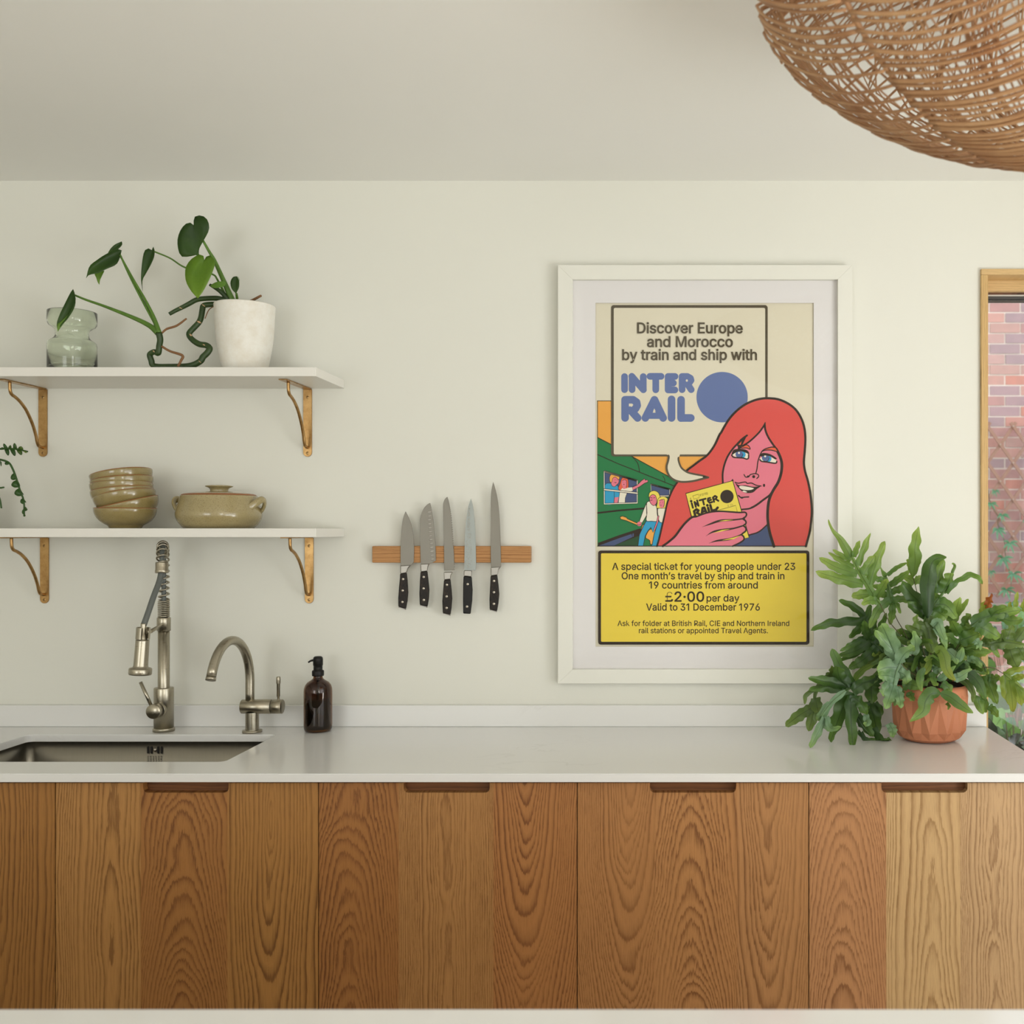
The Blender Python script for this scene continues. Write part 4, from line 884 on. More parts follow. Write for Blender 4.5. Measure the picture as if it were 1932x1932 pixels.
pr.fill(S(C((195,560),(196,510),(225,478),(270,474),(305,495),(315,530),(300,545),(262,515),(232,535),(222,575),(208,580))), 'orange'); pr.stroke(S(C((195,560),(196,510),(225,478),(270,474),(305,495),(315,530),(300,545),(262,515),(232,535),(222,575),(208,580))), .6, 'black', closed=True)
pr.stroke(C((255,582),(275,585)), .8, 'black'); pr.disc(C((262,548))[0], .6, 'black'); pr.disc(C((285,552))[0], .6, 'black')
pr.fill(S(C((300,655),(322,590),(340,535),(375,512),(410,528),(424,580),(422,650),(410,690),(380,680),(330,680))), 'orangehair'); pr.stroke(S(C((300,655),(322,590),(340,535),(375,512),(410,528),(424,580),(422,650),(410,690),(380,680),(330,680))), .7, 'black', closed=True)
pr.fill(C((318,690),(345,652),(400,652),(470,640),(472,682),(408,708),(385,770),(382,832),(300,832)), 'white'); pr.stroke(C((385,705),(408,708),(385,770),(382,832)), .7, 'black'); pr.stroke(C((318,690),(300,832)), .6, 'black')
pr.disc(C((372,592))[0], 5.0, 'pink', 7.6); pr.fill(C((352,632),(392,632),(385,660),(360,660)), 'pink'); pr.disc(C((368,605))[0], .9, 'black'); pr.disc(C((358,580))[0], .5, 'black'); pr.disc(C((384,582))[0], .5, 'black')
pr.stroke(O(C((352,560),(372,548),(398,560),(402,600),(398,640))), .6, 'black')
win_frame(q); pr.stroke(C((130,668),(330,690),(530,712)), 3.4, 'black'); pr.stroke(C((130,668),(330,690),(530,712)), 2.2, 'white')
arm = C((468,640),(530,612),(580,562),(618,535),(628,556),(655,548),(660,575),(618,592),(560,632),(478,676)); pr.fill(arm, 'pink'); pr.stroke(arm, .8, 'black', closed=True)
pr.fill(C((408,645),(468,640),(476,680),(415,684)), 'white')
q = C((695,605),(925,665),(922,745),(700,745)); pr.fill(q, 'navy'); win_frame(q, wd=1.6)
# couple with guitar
pr.fill(C((568,1182),(590,1105),(632,1072),(655,1090),(600,1200)), 'orange'); pr.stroke(C((632,1072),(590,1105),(568,1182)), .8, 'black')
nk = C((320,1000),(352,990),(398,1006),(410,1022),(540,1080),(528,1100),(395,1045),(330,1028)); pr.fill(nk, 'orange'); pr.stroke(nk, .9, 'black', closed=True)
bd = S(C((632,1250),(660,1180),(692,1150),(745,1165),(740,1230),(725,1325),(690,1330),(680,1285))); pr.fill(bd, 'orange'); pr.stroke(bd, .8, 'black', closed=True)
jn = C((640,1048),(778,1048),(752,1130),(722,1190),(695,1125),(660,1170),(628,1230),(602,1355),(538,1355),(556,1215),(600,1120)); pr.fill(jn, 'cyan'); pr.stroke(jn, .9, 'black', closed=True)
jn = C((785,1055),(846,1055),(765,1355),(700,1355),(712,1335),(735,1210)); pr.fill(jn, 'cyan'); pr.stroke(jn, .9, 'black', closed=True)
am = C((640,835),(600,930),(556,1056),(590,1072),(645,980)); pr.fill(am, 'white'); pr.stroke(am, .8, 'black', closed=True)
sh = S(C((645,830),(690,812),(745,850),(768,890),(772,960),(780,1048),(700,1052),(640,1045),(648,950)), 3); pr.fill(sh, 'white'); pr.stroke(sh, .9, 'black', closed=True)
pr.disc(C((555,1085))[0], 4.2, 'pink'); pr.stroke(C((530,1090),(550,1100),(575,1088)), .7, 'black')
sh = S(C((778,910),(800,893),(868,885),(872,900),(848,1055),(800,1058),(782,980)), 3); pr.fill(sh, 'white'); pr.stroke(sh, .8, 'black', closed=True)
am = C((778,990),(795,985),(785,1060),(745,1165),(728,1160),(765,1060)); pr.fill(am, 'pink'); pr.stroke(am, .7, 'black', closed=True)
fc = S(C((680,750),(705,720),(745,712),(772,765),(765,830),(735,862),(705,848),(684,815))); pr.fill(fc, 'pink'); pr.stroke(fc, .7, 'black', closed=True)
hr = S(C((672,762),(675,715),(700,690),(740,682),(785,705),(806,760),(790,830),(770,850),(766,790),(748,740),(710,730))); pr.fill(hr, 'yellow2'); pr.stroke(hr, .7, 'black', closed=True)
hr = S(C((764,888),(772,840),(785,780),(830,752),(880,762),(908,800),(895,870),(875,892),(800,895))); pr.fill(hr, 'yellow2'); pr.stroke(hr, .7, 'black', closed=True)
pr.disc(C((828,838))[0], 5.4, 'pink', 8.4); pr.stroke(O(C((795,800),(830,792),(858,788),(860,840),(850,880))), .7, 'black'); pr.disc(C((818,858))[0], .8, 'black'); pr.disc(C((812,825))[0], .5, 'black'); pr.disc(C((840,825))[0], .5, 'black')
pr.stroke(C((690,765),(712,770)), .8, 'black'); pr.stroke(C((692,800),(712,795)), .8, 'black'); pr.stroke(C((728,768),(742,765)), .8, 'black')
# speech panel
a0, a1 = A((133, 63))[0], A((1322, 1212))[0]
pr.fill(round_rect(a0[0], a0[1], a1[0], a1[1], 5.2), 'grey')
a0, a1 = A((153, 84))[0], A((1303, 1197))[0]
pr.fill(round_rect(a0[0], a0[1], a1[0], a1[1], 2.8), 'paper')
bub = [[(235,606),(235,705)], [(292,606),(292,705)], [(377,606),(377,705)], [(290,604),(378,706)], [(428,604),(512,604)], [(472,604),(472,706)],
       [(566,605),(566,706)], [(566,605),(618,605)], [(566,655),(606,655)], [(566,707),(617,707)], [(672,606),(672,705)], [(672,605),(712,605),(735,618),(740,634),(730,648),(700,656),(680,656)], [(705,650),(741,705)],
       [(239,782),(239,920)], [(239,782),(300,782),(326,800),(331,826),(318,850),(285,862),(245,862)], [(280,860),(334,920)], [(393,920),(462,782)], [(462,782),(528,920)], [(425,898),(500,898)], [(592,779),(592,920)], [(664,782),(664,921)], [(664,920),(738,920)]]
pr.fat([A(*p) for p in bub[:13]], 51 * .2484, 'blue'); pr.fat([A(*p) for p in bub[13:]], 58 * .2484, 'blue')
pr.disc(A((976, 762))[0], 48.4, 'blue', 47.6, 64)
for c_ in ((708,636),(287,826)): pr.disc(A(c_)[0], 2.0, 'paper', 2.3)
pr.fill(A((460,860),(448,880),(472,880)), 'paper')
# woman : hair silhouette
hair = C((770,1355),(800,1250),(835,1100),(865,970),(890,850),(920,760),(960,670),(1010,590),(1120,450),(1200,385),(1300,310),(1370,260),(1430,190),(1480,110)) + B((371,515),(390,490),(440,400),(500,310),(580,225),(680,150),(790,100),(880,78),(960,73),(1080,85),(1200,135),(1300,215),(1370,330),(1405,450),(1414,580),(1406,720),(1396,850),(1410,960),(1445,1080),(1473,1220),(1490,1380),(1490,1500),(1470,1680),(1440,1800),(1420,1872))
hs = O(hair, 3)
pr.fill(hs, 'red')
pr.fill(B((985,1245),(960,1350),(950,1450),(955,1610),(900,1650),(820,1700),(735,1735),(560,1600),(560,1400),(740,1400)), 'pink')
pr.fill(B((735,1735),(850,1695),(952,1610),(970,1680),(1000,1770),(1035,1872),(480,1872),(600,1780)), 'navy')
pr.stroke(O(B((640,1760),(740,1732),(850,1695),(955,1605))), 2.0, 'black')
face_r = O(B((920,390),(928,460),(960,540),(1010,620),(1060,690),(1100,770),(1120,850),(1122,930),(1105,1020),(1070,1110),(1020,1190),(980,1250),(900,1310),(820,1370),(740,1410),(640,1425)))
face_l = O(B((412,1110),(408,1010),(418,930),(440,850),(475,770),(530,690),(585,630),(640,572),(705,525)))
bang = O(B((600,690),(660,648),(720,610),(780,560),(850,490),(895,430),(920,390)))
pr.fill(face_r + B((520,1300)) + face_l + B((640,612)) + bang[:-1], 'pink')
pr.fill(B((705,525),(640,572),(575,640),(590,655),(598,695),(640,660)), 'black'); pr.fill(B((640,595),(598,640),(628,640)), 'orangehair')
pr.stroke(face_r[:70], 3.0, 'black'); pr.stroke(face_l, 2.8, 'black'); pr.stroke(bang, 2.6, 'black')
pr.stroke(O(B((920,390),(925,372))), 2.0, 'black')
pr.stroke(O(B((1060,690),(1105,780),(1128,870),(1120,980),(1085,1090),(1030,1180),(990,1260),(965,1350),(955,1480),(962,1600),(985,1720),(1032,1872)), 6), 4.2, 'black')
pr.stroke(O(B((980,1250),(900,1312),(820,1372),(740,1412),(640,1425))), 2.4, 'black')
pr.stroke(hs[39:], 3.4, 'black'); pr.stroke(hs[24:48], 3.2, 'black'); pr.stroke(hs[:25], 2.6, 'black')
# eyes, brows, nose, mouth
for wht, iris, lt, hi, lid, low in (
    ([(530,762),(560,735),(620,720),(700,735),(722,775),(715,806),(640,796),(570,786)], (610,754), (652,757), (607,738), [(518,765),(540,702),(620,688),(700,703),(732,738),(724,752),(690,736),(620,716),(560,738)], [(518,765),(540,790),(600,796),(660,800),(700,812),(722,800),(724,760)]),
    ([(862,822),(880,790),(930,775),(1010,797),(1062,832),(1056,858),(960,846),(880,836)], (930,797), (966,808), (925,778), [(858,765),(900,738),(980,750),(1050,790),(1066,812),(1040,812),(1000,785),(930,768),(880,782)], [(862,820),(885,840),(960,850),(1030,862),(1062,858),(1066,840)])):
    pr.fill(S(B(*wht)), 'white'); pr.disc(B(lt)[0], 5.6, 'cyan', 6.0); pr.disc(B(iris)[0], 7.0, 'iris', 6.8); pr.stroke(S(O(B(*[(iris[0] + 45 * math.cos(k), iris[1] + 44 * math.sin(k)) for k in (0, .7, 1.4, 2.1)])), 1, False), .8, 'black')
    pr.disc(B(hi)[0], 1.9, 'white'); pr.fill(S(B(*lid)), 'black'); pr.stroke(O(B(*low)), 2.0, 'black')
pr.fill(S(B((640,668),(690,640),(725,650),(742,690),(700,680))), 'orangehair'); pr.stroke(O(B((650,662),(695,640),(728,655),(742,692),(700,678),(640,680))), 1.3, 'black')
pr.fill(B((880,722),(930,690),(1000,668),(1045,672),(1075,720),(990,702),(920,706)), 'orangehair'); pr.stroke(O(B((862,765),(890,715),(930,688),(1000,668),(1045,670))), 1.6, 'black'); pr.stroke(O(B((890,718),(930,704),(1000,704),(1078,725))), 1.4, 'black')
pr.stroke(O(B((862,765),(838,840),(826,930),(812,985))), 1.6, 'black')
pr.stroke(O(B((668,1000),(688,1030),(725,1028),(745,1002),(800,990),(838,1000),(846,1025),(824,1048))), 1.5, 'black'); pr.disc(B((718,1022))[0], 2.2, 'black', 1.6); pr.disc(B((786,1026))[0], 2.8, 'black', 2.8)
pr.fill(S(B((565,1105),(610,1132),(690,1132),(780,1150),(865,1143),(820,1180),(775,1218),(700,1225),(640,1200),(595,1155)), 4), 'black')
pr.fill(S(B((608,1150),(640,1138),(720,1150),(788,1168),(755,1186),(700,1190),(640,1180)), 4), 'white'); pr.fill(S(B((648,1205),(670,1196),(706,1212),(685,1218)), 4), 'white')
pr.stroke(O(B((560,1095),(600,1106),(650,1095),(690,1092),(708,1108),(760,1104),(815,1130),(875,1140))), 1.5, 'black')
pr.stroke(O(B((600,1255),(640,1286),(665,1276),(725,1272))), 1.8, 'black'); pr.disc(B((645,1280))[0], 2.4, 'black', 1.6); pr.disc(B((912,1132))[0], 2.0, 'black', 2.9)
pr.fill(B((512,1075),(530,1052),(545,1078)), 'black')
# speech tail
tail_l = O(C((885,240),(912,262),(905,320),(888,380),(893,440),(920,500),(970,545),(1040,570),(1120,574),(1220,562),(1310,540),(1393,520)))
tail_r = O(C((1393,520),(1330,500),(1250,485),(1160,465),(1110,440),(1065,400),(1040,345),(1030,290),(1048,250)))
pr.fill(tail_l + tail_r[1:] + C((1048,235)), 'paper'); pr.stroke(tail_l[4:], 3.0, 'grey'); pr.stroke(tail_r[:-4], 2.8, 'grey'); pr.fill(C((1330,500),(1393,520),(1325,522)), 'black')
# ticket
tk = C((1120,715),(1690,560),(1890,1248),(1500,1353),(1270,1290)); pr.fill(tk, 'ticket'); pr.stroke(C((1195,1020),(1120,715),(1690,560),(1890,1248),(1800,1275)), 1.3, 'black')
pr.disc(C((1620,752))[0], 12.6, 'black', 12.6, 40)
ang_ = math.atan2(560 - 715, 1690 - 1120)
def tkp(x, y):   # ticket coordinates in crop C units along / down from its top-left corner
    return C((1120 + x * math.cos(ang_) - y * math.sin(ang_), 715 + x * math.sin(ang_) + y * math.cos(ang_)))[0]
def tl(paths, wd, c='black'): pr.fat([[tkp(*p) for p in q_] for q_ in paths], wd, c)
tl([[(38,135),(38,190)], [(75,190),(75,128),(110,185),(110,118)], [(140,125),(215,125)], [(178,125),(178,188)], [(270,130),(245,130),(235,158),(250,186),(282,184)], [(240,157),(275,155)], [(305,188),(305,135),(335,122),(352,140),(335,158),(310,160)], [(332,160),(358,190)]], 3.6)
pr.disc(tkp(38, 108), 2.4, 'black')
tl([[(40,285),(40,235),(75,220),(95,240),(70,262)], [(70,262),(98,292)], [(122,292),(150,225),(172,225),(182,292)], [(135,268),(175,268)], [(215,240),(215,290)], [(250,215),(250,285),(300,288),(328,268)]], 4.6)
pr.disc(tkp(215, 208), 2.6, 'black')
pr.stroke([tkp(*p) for p in ((75,50),(145,50),(145,92),(75,92),(75,50))], .4, 'black')
pr.stroke([tkp(20,320), tkp(30,300), tkp(548,300), tkp(545,390)], .5, 'black')
# hand
hand = O(C((840,1355),(910,1305),(990,1235),(1060,1140),(1120,1068),(1195,1005),(1260,992),(1340,962),(1430,940),(1540,932),(1650,938),(1770,946),(1838,944),(1858,968),(1845,998),(1815,1022),(1846,1048),(1850,1080),(1822,1106),(1846,1130),(1848,1170),(1800,1212),(1822,1238),(1826,1275),(1780,1312),(1690,1355)))
pr.fill(hand, 'pink')
pr.stroke(hand[:30], 3.2, 'black'); pr.stroke(hand[28:], 2.4, 'black')
for g_, yl in ((((1320,1122),(1420,1085),(1540,1046),(1700,1036),(1832,1020)), ((1520,1052),(1600,1038),(1700,1036),(1600,1050))), (((1365,1232),(1450,1182),(1560,1160),(1700,1140),(1822,1105)), ((1450,1195),(1560,1158),(1660,1146),(1540,1180))), (((1400,1320),(1500,1290),(1650,1270),(1740,1240),(1800,1212)), ((1560,1285),(1700,1250),(1790,1225),(1700,1270)))):
    pts = O(C(*g_)); pr.stroke(pts, 4.2, 'black', taper=2); pr.stroke(pts[len(pts)//2:], 2.2, 'black'); pr.fill(C(*yl), 'ticket')
pr.stroke(A((30,1893),(1620,1893)), 1.2, 'black')
# yellow panel
z = 420 / 1932
pr.fill(round_rect(1120 + 40 * z, 1030 + 40 * z, 1120 + 1872 * z, 1030 + 857 * z, 5.0), 'black')
pr.fill(round_rect(1120 + 64 * z, 1030 + 64 * z, 1120 + 1847 * z, 1030 + 832 * z, 2.2), 'yellow')
il = pr.mb.build('illustration', list(INK.values()), paper, fix=False)
# lettering: sans-serif outlines stored in GLYPHS, each line fitted to its photographed length
lt = MB(); yl = Yp - .00002 * (pr.k + 3); CAP = float(max(GLYPHS['D'][1][0][0][1::2]))
def embolden(l, d):
    c_l = []
    for p in l:                          # merge points closer than the stroke growth
        if c_l and (Vector(p) - Vector(c_l[-1])).length < 15: c_l[-1] = ((p[0] + c_l[-1][0]) / 2, (p[1] + c_l[-1][1]) / 2)
        else: c_l.append(p)
    l = c_l; n = len(l); out = []
    for i in range(n):
        a, b, c_ = Vector(l[i - 1]), Vector(l[i]), Vector(l[(i + 1) % n])
        e1, e2 = (b - a).normalized(), (c_ - b).normalized()
        n1, n2 = Vector((e1.y, -e1.x)), Vector((e2.y, -e2.x)); nn = n1 + n2
        k = nn.dot(n1)
        out.append(b + (nn * (d / max(k, .5)) if nn.length > .2 else n1 * d))
    return out
GCACHE = {}
def glyph_mesh(ch, bold):
    """filled mesh of one stored outline, in glyph units"""
    if (ch, bold) not in GCACHE:
        res = []
        for g_ in GLYPHS[ch][1]:
            cu = bpy.data.curves.new('glyph', 'CURVE'); cu.dimensions = '2D'; cu.fill_mode = 'BOTH'
            for l in g_:
                pts = embolden([(l[i], l[i + 1]) for i in range(0, len(l), 2)], bold)
                sp_ = cu.splines.new('POLY'); sp_.points.add(len(pts) - 1); sp_.use_cyclic_u = True
                for q_, p_ in zip(sp_.points, pts): q_.co = (p_.x / 100, p_.y / 100, 0, 1)
            ob = bpy.data.objects.new('glyph', cu); COL.objects.link(ob)
            dg = bpy.context.evaluated_depsgraph_get(); dg.update()
            me = bpy.data.meshes.new_from_object(ob.evaluated_get(dg))
            res.append(([(v.co.x * 100, v.co.y * 100) for v in me.vertices], [tuple(f.vertices) for f in me.polygons]))
            bpy.data.objects.remove(ob); bpy.data.curves.remove(cu); bpy.data.meshes.remove(me)
        GCACHE[(ch, bold)] = res
    return GCACHE[(ch, bold)]
def line(body, x0, x1, base, cap, bold=12, c='black', rot=0.0):
    a = 0; items = []
    for ch in body:
        if ch == ' ': a += GLYPH_SPACE; continue
        items.append((a, glyph_mesh(ch, bold))); a += GLYPHS[ch][0]
    xs = [a_ + v[0] for a_, gs in items for vs_, _ in gs for v in vs_]
    lo, hi = min(xs), max(xs); lt.m = NAMES.index(c)
    for k_, (a_, gs) in enumerate(items):
        for gi_, (vs_, fs_) in enumerate(gs):
            yy_ = yl - .000006 * gi_ - .000012 * (k_ % 2); fl = []
            for vx_, vy_ in vs_:
                dx, dy = (a_ + vx_ - lo) / (hi - lo) * (x1 - x0), -vy_ / CAP * cap
                px, py = x0 + dx * math.cos(rot) - dy * math.sin(rot), base + dx * math.sin(rot) + dy * math.cos(rot)
                fl.append(lt.vert((PX(px, yy_), yy_, PZ(py, yy_))))
            for f_ in fs_: lt.face([fl[i] for i in f_])
c5 = .2484
line('Discover Europe', 1120 + 330 * c5, 1120 + 1133 * c5, 560 + 276 * c5, 79 * c5, 17, 'grey')
line('and Morocco', 1120 + 406 * c5, 1120 + 1058 * c5, 560 + 380 * c5, 79 * c5, 17, 'grey')
line('by train and ship with', 1120 + 217 * c5, 1120 + 1241 * c5, 560 + 479 * c5, 79 * c5, 17, 'grey')
def yl_(t, a, b, base, cap, bold=13): line(t, 1120 + a * z, 1120 + b * z, 1030 + base * z, cap * z, bold)
yl_('A special ticket for young people under 23', 160, 1750, 207, 59); yl_('One month\u2019s travel by ship and train in', 243, 1656, 289, 59); yl_('19 countries from around', 480, 1425, 369, 59)
yl_('\u00a32\u00b700', 622, 960, 482, 84, 15); yl_('per day', 980, 1266, 482, 59); yl_('Valid to 31 December 1976', 455, 1443, 560, 59)
yl_('Ask for folder at British Rail, CIE and Northern Ireland', 207, 1698, 694, 45, 11); yl_('rail stations or appointed Travel Agents.', 393, 1513, 757, 45, 11)
t0 = tkp(158, 82); line('N\u00b0 01 1980', t0[0], t0[0] + 15.6, t0[1], 4.6, -6, 'black', ang_)
t0 = tkp(34, 85); line('6', t0[0], t0[0] + 2.0, t0[1], 3.6, -6, 'black', ang_)
t0 = tkp(450, 290); line('2  CL', t0[0], t0[0] + 11, t0[1], 3.6, -8, 'black', ang_)
lt.build('lettering', list(INK.values()), paper, fix=False)

# ------------------------------------------------------------------ upper shelf: glass vase, trailing plant in white pot
q = 600 / 1932.0
def N1(x, y): return (60 + x * q, 380 + y * q)
def Wp(pt, Y): a, b = N1(*pt); return P(a, b, Y)
Yv = -.125; vx = PX(136.3, Yv)
vase = thing('glass_vase', 'pale green glass vase with pinched neck, left on the upper shelf', 'vase', (vx, Yv, ZU))
u = 1 / ppm(Yv); zb = ZU + .0004
def vz(py): return PZ(py, Yv)
op = [(0, zb), (38 * u, zb), (41 * u, zb + .002), (42 * u, zb + .006), (42 * u, vz(652)), (41 * u, vz(647)), (37 * u, vz(643.5)), (32 * u, vz(640)), (28.5 * u, vz(635)), (27.8 * u, vz(629)), (29.5 * u, vz(623)), (34 * u, vz(618.5)), (39 * u, vz(615.5)), (41.6 * u, vz(611)), (42 * u, vz(605)), (42.1 * u, vz(589.5))]
ip = [(41.4 * u, vz(588.8)), (40.8 * u, vz(590))] + [(r - 1.4 * u, z + (.0008 if i < 3 else 0)) for i, (r, z) in enumerate(op[3:-1])][::-1][1:] + [(0, zb + .009)]
MB().lathe(op + ip, 64, Matrix.Translation((vx, Yv, 0))).build('vase_glass', M['glass_green'], vase)

M['mon_dark'] = leafmat('monstera_dark', srgb(46, 76, 18), srgb(64, 98, 28), srgb(28, 54, 12), 0.42, .22, .4, 20)
M['mon_bright'] = leafmat('monstera_bright', srgb(112, 150, 38), srgb(140, 176, 56), srgb(84, 126, 28), 0.36, .4, .5, 20)
M['mon_pale'] = leafmat('monstera_underside', srgb(122, 164, 70), srgb(140, 176, 80), srgb(100, 142, 54), 0.5, .4, .3, 20)
M['mon_stem'] = leafmat('monstera_stem', srgb(92, 128, 44), srgb(110, 150, 60), srgb(66, 100, 34), 0.45, 0, .4, 30)
M['mon_vine'] = leafmat('monstera_vine', srgb(46, 70, 22), srgb(62, 90, 32), srgb(30, 52, 16), 0.45, 0, .5, 40)
M['mon_root'] = plain('dry_root', srgb(130, 92, 58), 0.8)
M['mon_scar'] = plain('leaf_scar', srgb(196, 160, 120), 0.8)
Ypt = -.125; potx = PX(462, Ypt)
plant = thing('trailing_monstera', 'trailing heart-leaved plant with bare zigzag stem in a whitewashed pot', 'plant', (potx, Ypt, ZU))
u = 1 / ppm(Ypt); zb = ZU + .0004; zr = PZ(577, Ypt)
MB().lathe(smooth_prof([(0, zb), (30 * u, zb), (36 * u, zb + .003), (41 * u, zb + .016), (46 * u, zb + .05), (51 * u, zb + .10), (54 * u, zr - .012), (54.6 * u, zr - .001)], 3) + [(53.5 * u, zr + .0015), (51 * u, zr), (50 * u, zr - .02), (0, zr - .022)], 60, Matrix.Translation((potx, Ypt, 0))).build('plant_pot', M['plaster'], plant)
MB().lathe([(50.5 * u, zr - .02), (40 * u, zr - .010), (0, zr - .006)], 36, Matrix.Translation((potx, Ypt, 0))).build('soil', M['soil'], plant)

def shape_leaf(name, left, mid, right, Y, mat, parent, fold=.25, dY=(0, 0), curl=0.0, tipf=True):
    """a leaf from traced halves: left & right edges run from base to tip beside the midrib"""
    n = 14
    def rs(p):
        c = cat([(a, b, 0) for a, b in p], 8)
        L = [0]
        for a, b in zip(c, c[1:]): L.append(L[-1] + (b - a).length)
        out = []
        for i in range(n + 1):
            d = L[-1] * i / n; k = 0
            while k < len(L) - 2 and L[k + 1] < d: k += 1
            out.append(c[k].lerp(c[k + 1], (d - L[k]) / max(L[k + 1] - L[k], 1e-9)))
        return out
    Lp, Mp, Rp = rs([mid[0]] + left + [mid[-1]]), rs(mid), rs([mid[0]] + right + [mid[-1]])
    mb = MB(); grid = []
    wmax = max((l - m_).length for l, m_ in zip(Lp, Mp)) + 1e-6
    for i in range(n + 1):
        f = i / n; yy = Y + dY[0] * (1 - f) + dY[1] * f - curl * math.sin(math.pi * f)
        row = []
        for e, sg in ((Lp[i], 1), (Lp[i].lerp(Mp[i], .5), .5), (Mp[i], 0), (Rp[i].lerp(Mp[i], .5), .5), (Rp[i], 1)):
            dd = (e - Mp[i]).length * .000451
            row.append(mb.vert(Wp((e.x, e.y), yy - fold * dd), f if tipf else 0))
        grid.append(row)
    for i in range(n):
        for k in range(4): mb.face((grid[i][k], grid[i][k+1], grid[i+1][k+1], grid[i+1][k]), True)
    return mb.build(name, mat, parent, solid=.0006)
Yl = -.15
shape_leaf('leaf', [(972,132),(945,130),(910,163),(888,215),(885,262),(893,305),(908,334),(950,336),(1000,326)], [(985,145),(982,200),(993,260),(1012,310),(1021,336)], [(985,100),(1008,86),(1038,88),(1064,108),(1078,150),(1070,190),(1042,240),(1012,300)], Yl - .02, M['mon_dark'], plant, .3, (0, .01))
shape_leaf('leaf', [(1040,325),(1015,324),(975,345),(942,385),(931,430),(938,490),(968,545)], [(1048,358),(1030,420),(1015,500),(1008,590)], [(1062,333),(1082,328),(1101,342),(1113,375),(1101,420),(1076,480),(1040,547)], Yl - .04, M['mon_bright'], plant, .15, (0, -.02))
shape_leaf('leaf', [(728,296),(705,285),(683,305),(670,370),(664,440),(664,480)], [(738,275),(720,340),(695,420),(668,488),(673,545)], [(746,300),(742,340),(720,390),(692,440),(672,480)], Yl, M['mon_dark'], plant, .5, (0, -.02))
shape_leaf('leaf', [(528,290),(490,302),(440,326),(390,360),(350,395)], [(546,297),(520,330),(450,372),(370,420),(330,466)], [(532,350),(510,385),(450,412),(400,436),(348,446)], Yl - .03, M['mon_dark'], plant, .4, (.02, -.03))
shape_leaf('leaf', [(384,436),(392,465),(400,490)], [(440,420),(420,450),(410,506)], [(440,424),(425,455),(414,480)], Yl - .01, M['mon_bright'], plant, .2)
shape_leaf('leaf', [(505,262),(480,285),(470,300)], [(546,243),(520,270),(462,312)], [(549,262),(530,285),(500,305)], Yl + .0, M['mon_dark'], plant, .3)
shape_leaf('leaf', [(236,552),(206,610),(168,690),(151,745)], [(251,532),(245,610),(205,700),(156,752),(160,790)], [(262,565),(266,605),(252,655),(215,715),(172,762)], Yl - .03, M['mon_dark'], plant, .5, (0, -.02))
shape_leaf('leaf', [(255,620),(225,680),(180,728),(153,748)], [(266,604),(248,668),(205,725),(158,790)], [(264,625),(252,660),(216,716),(170,764)], Yl - .034, M['mon_pale'], plant, .1, (0, -.02))
shape_leaf('leaf', [(1222,460),(1207,490),(1214,530)], [(1246,455),(1236,500),(1241,562)], [(1259,480),(1259,520),(1246,550)], Yl, M['mon_dark'], plant, .3)
shape_leaf('leaf', [(1160,485),(1120,490),(1095,503)], [(1178,495),(1130,507),(1084,512)], [(1172,512),(1145,523),(1105,526)], Yl - .02, M['mon_pale'], plant, .2)
MB().tube([Wp((1240,456),Yl), Wp((1256,462),Yl), Wp((1262,478),Yl), Wp((1256,492),Yl)], .0006, 6).build('tendril', M['mon_pale'], plant)
def vine(name, pts, r, mat, Ys, n=10):
    L = len(pts); Ys = Ys if isinstance(Ys, (list, tuple)) else (Ys, Ys)
    p3 = [Wp(p, Ys[0] + (Ys[1] - Ys[0]) * i / (L - 1)) for i, p in enumerate(pts)]
    return MB().tube(cat(p3, 6), [a * q * .00200 for a in r] if isinstance(r, list) else r * q * .002, n).build(name, mat, plant)
vine('bare_stem', [(1195,607),(1160,595),(1120,588),(1050,590),(1000,598),(955,622),(905,648),(870,665),(835,685)], [13,11,11,11,10,9,8], M['mon_vine'], (-.13, -.17))
v2 = vine('zigzag_stem', [(1165,630),(1130,628),(1090,626),(1045,633),(1036,660),(1028,705),(1015,735),(985,768),(958,798),(960,822),(985,848),(1020,868),(1058,874),(1080,892),(1066,920),(1040,945),(1022,972),(960,999),(850,1004),(745,1000),(726,965),(718,930),(745,914),(768,922),(774,880),(780,840),(772,800)], [13,12,12,12,12,13,13,13,13,12,12,12,13], M['mon_vine'], (-.135, -.205))
for pt, Yk_ in (((1045,632),-.145), ((1016,733),-.155), ((968,815),-.16), ((1052,874),-.17), ((1022,972),-.18), ((748,914),-.197), ((905,648),-.16), ((1050,590),-.145)):
    c_ = Wp(pt, Yk_); MB().lathe([(0, -.0026), (.0034, -.0022), (.0062, -.0008), (.0062, .0008), (.0034, .0022), (0, .0026)], 12, Matrix.Translation(c_) @ Matrix.Rotation(R(rnd.uniform(20, 70)), 4, 'Y')).build('leaf_scar', M['mon_scar'], plant)
vine('petiole', [(772,800),(750,740),(715,680),(650,560),(590,440),(537,325)], [12,8,6,5,5,4], M['mon_stem'], (-.20, -.17))
vine('petiole', [(775,800),(740,700),(690,600),(620,480),(540,335)], [10,6,5,4], M['mon_stem'], (-.203, -.172))
vine('petiole', [(768,800),(715,755),(620,708),(450,640),(330,598),(262,570)], [14,11,9,6,5,4], M['mon_stem'], (-.20, -.175))
vine('petiole', [(1190,600),(1130,480),(1090,440),(935,403),(840,345),(745,305)], [6,4,4,3.5,3.5], M['mon_stem'], (-.13, -.155))
vine('petiole', [(1222,615),(1195,550),(1160,470),(1110,360),(1075,300),(1040,238)], [15,12,10,8,6,5], M['mon_stem'], (-.125, -.165))
vine('petiole', [(1200,605),(1150,550),(1080,505)], [12,10,6], M['mon_vine'], (-.13, -.15))
vine('petiole', [(1246,622),(1247,590),(1243,560)], [8,6,5], M['mon_stem'], (-.125, -.15))
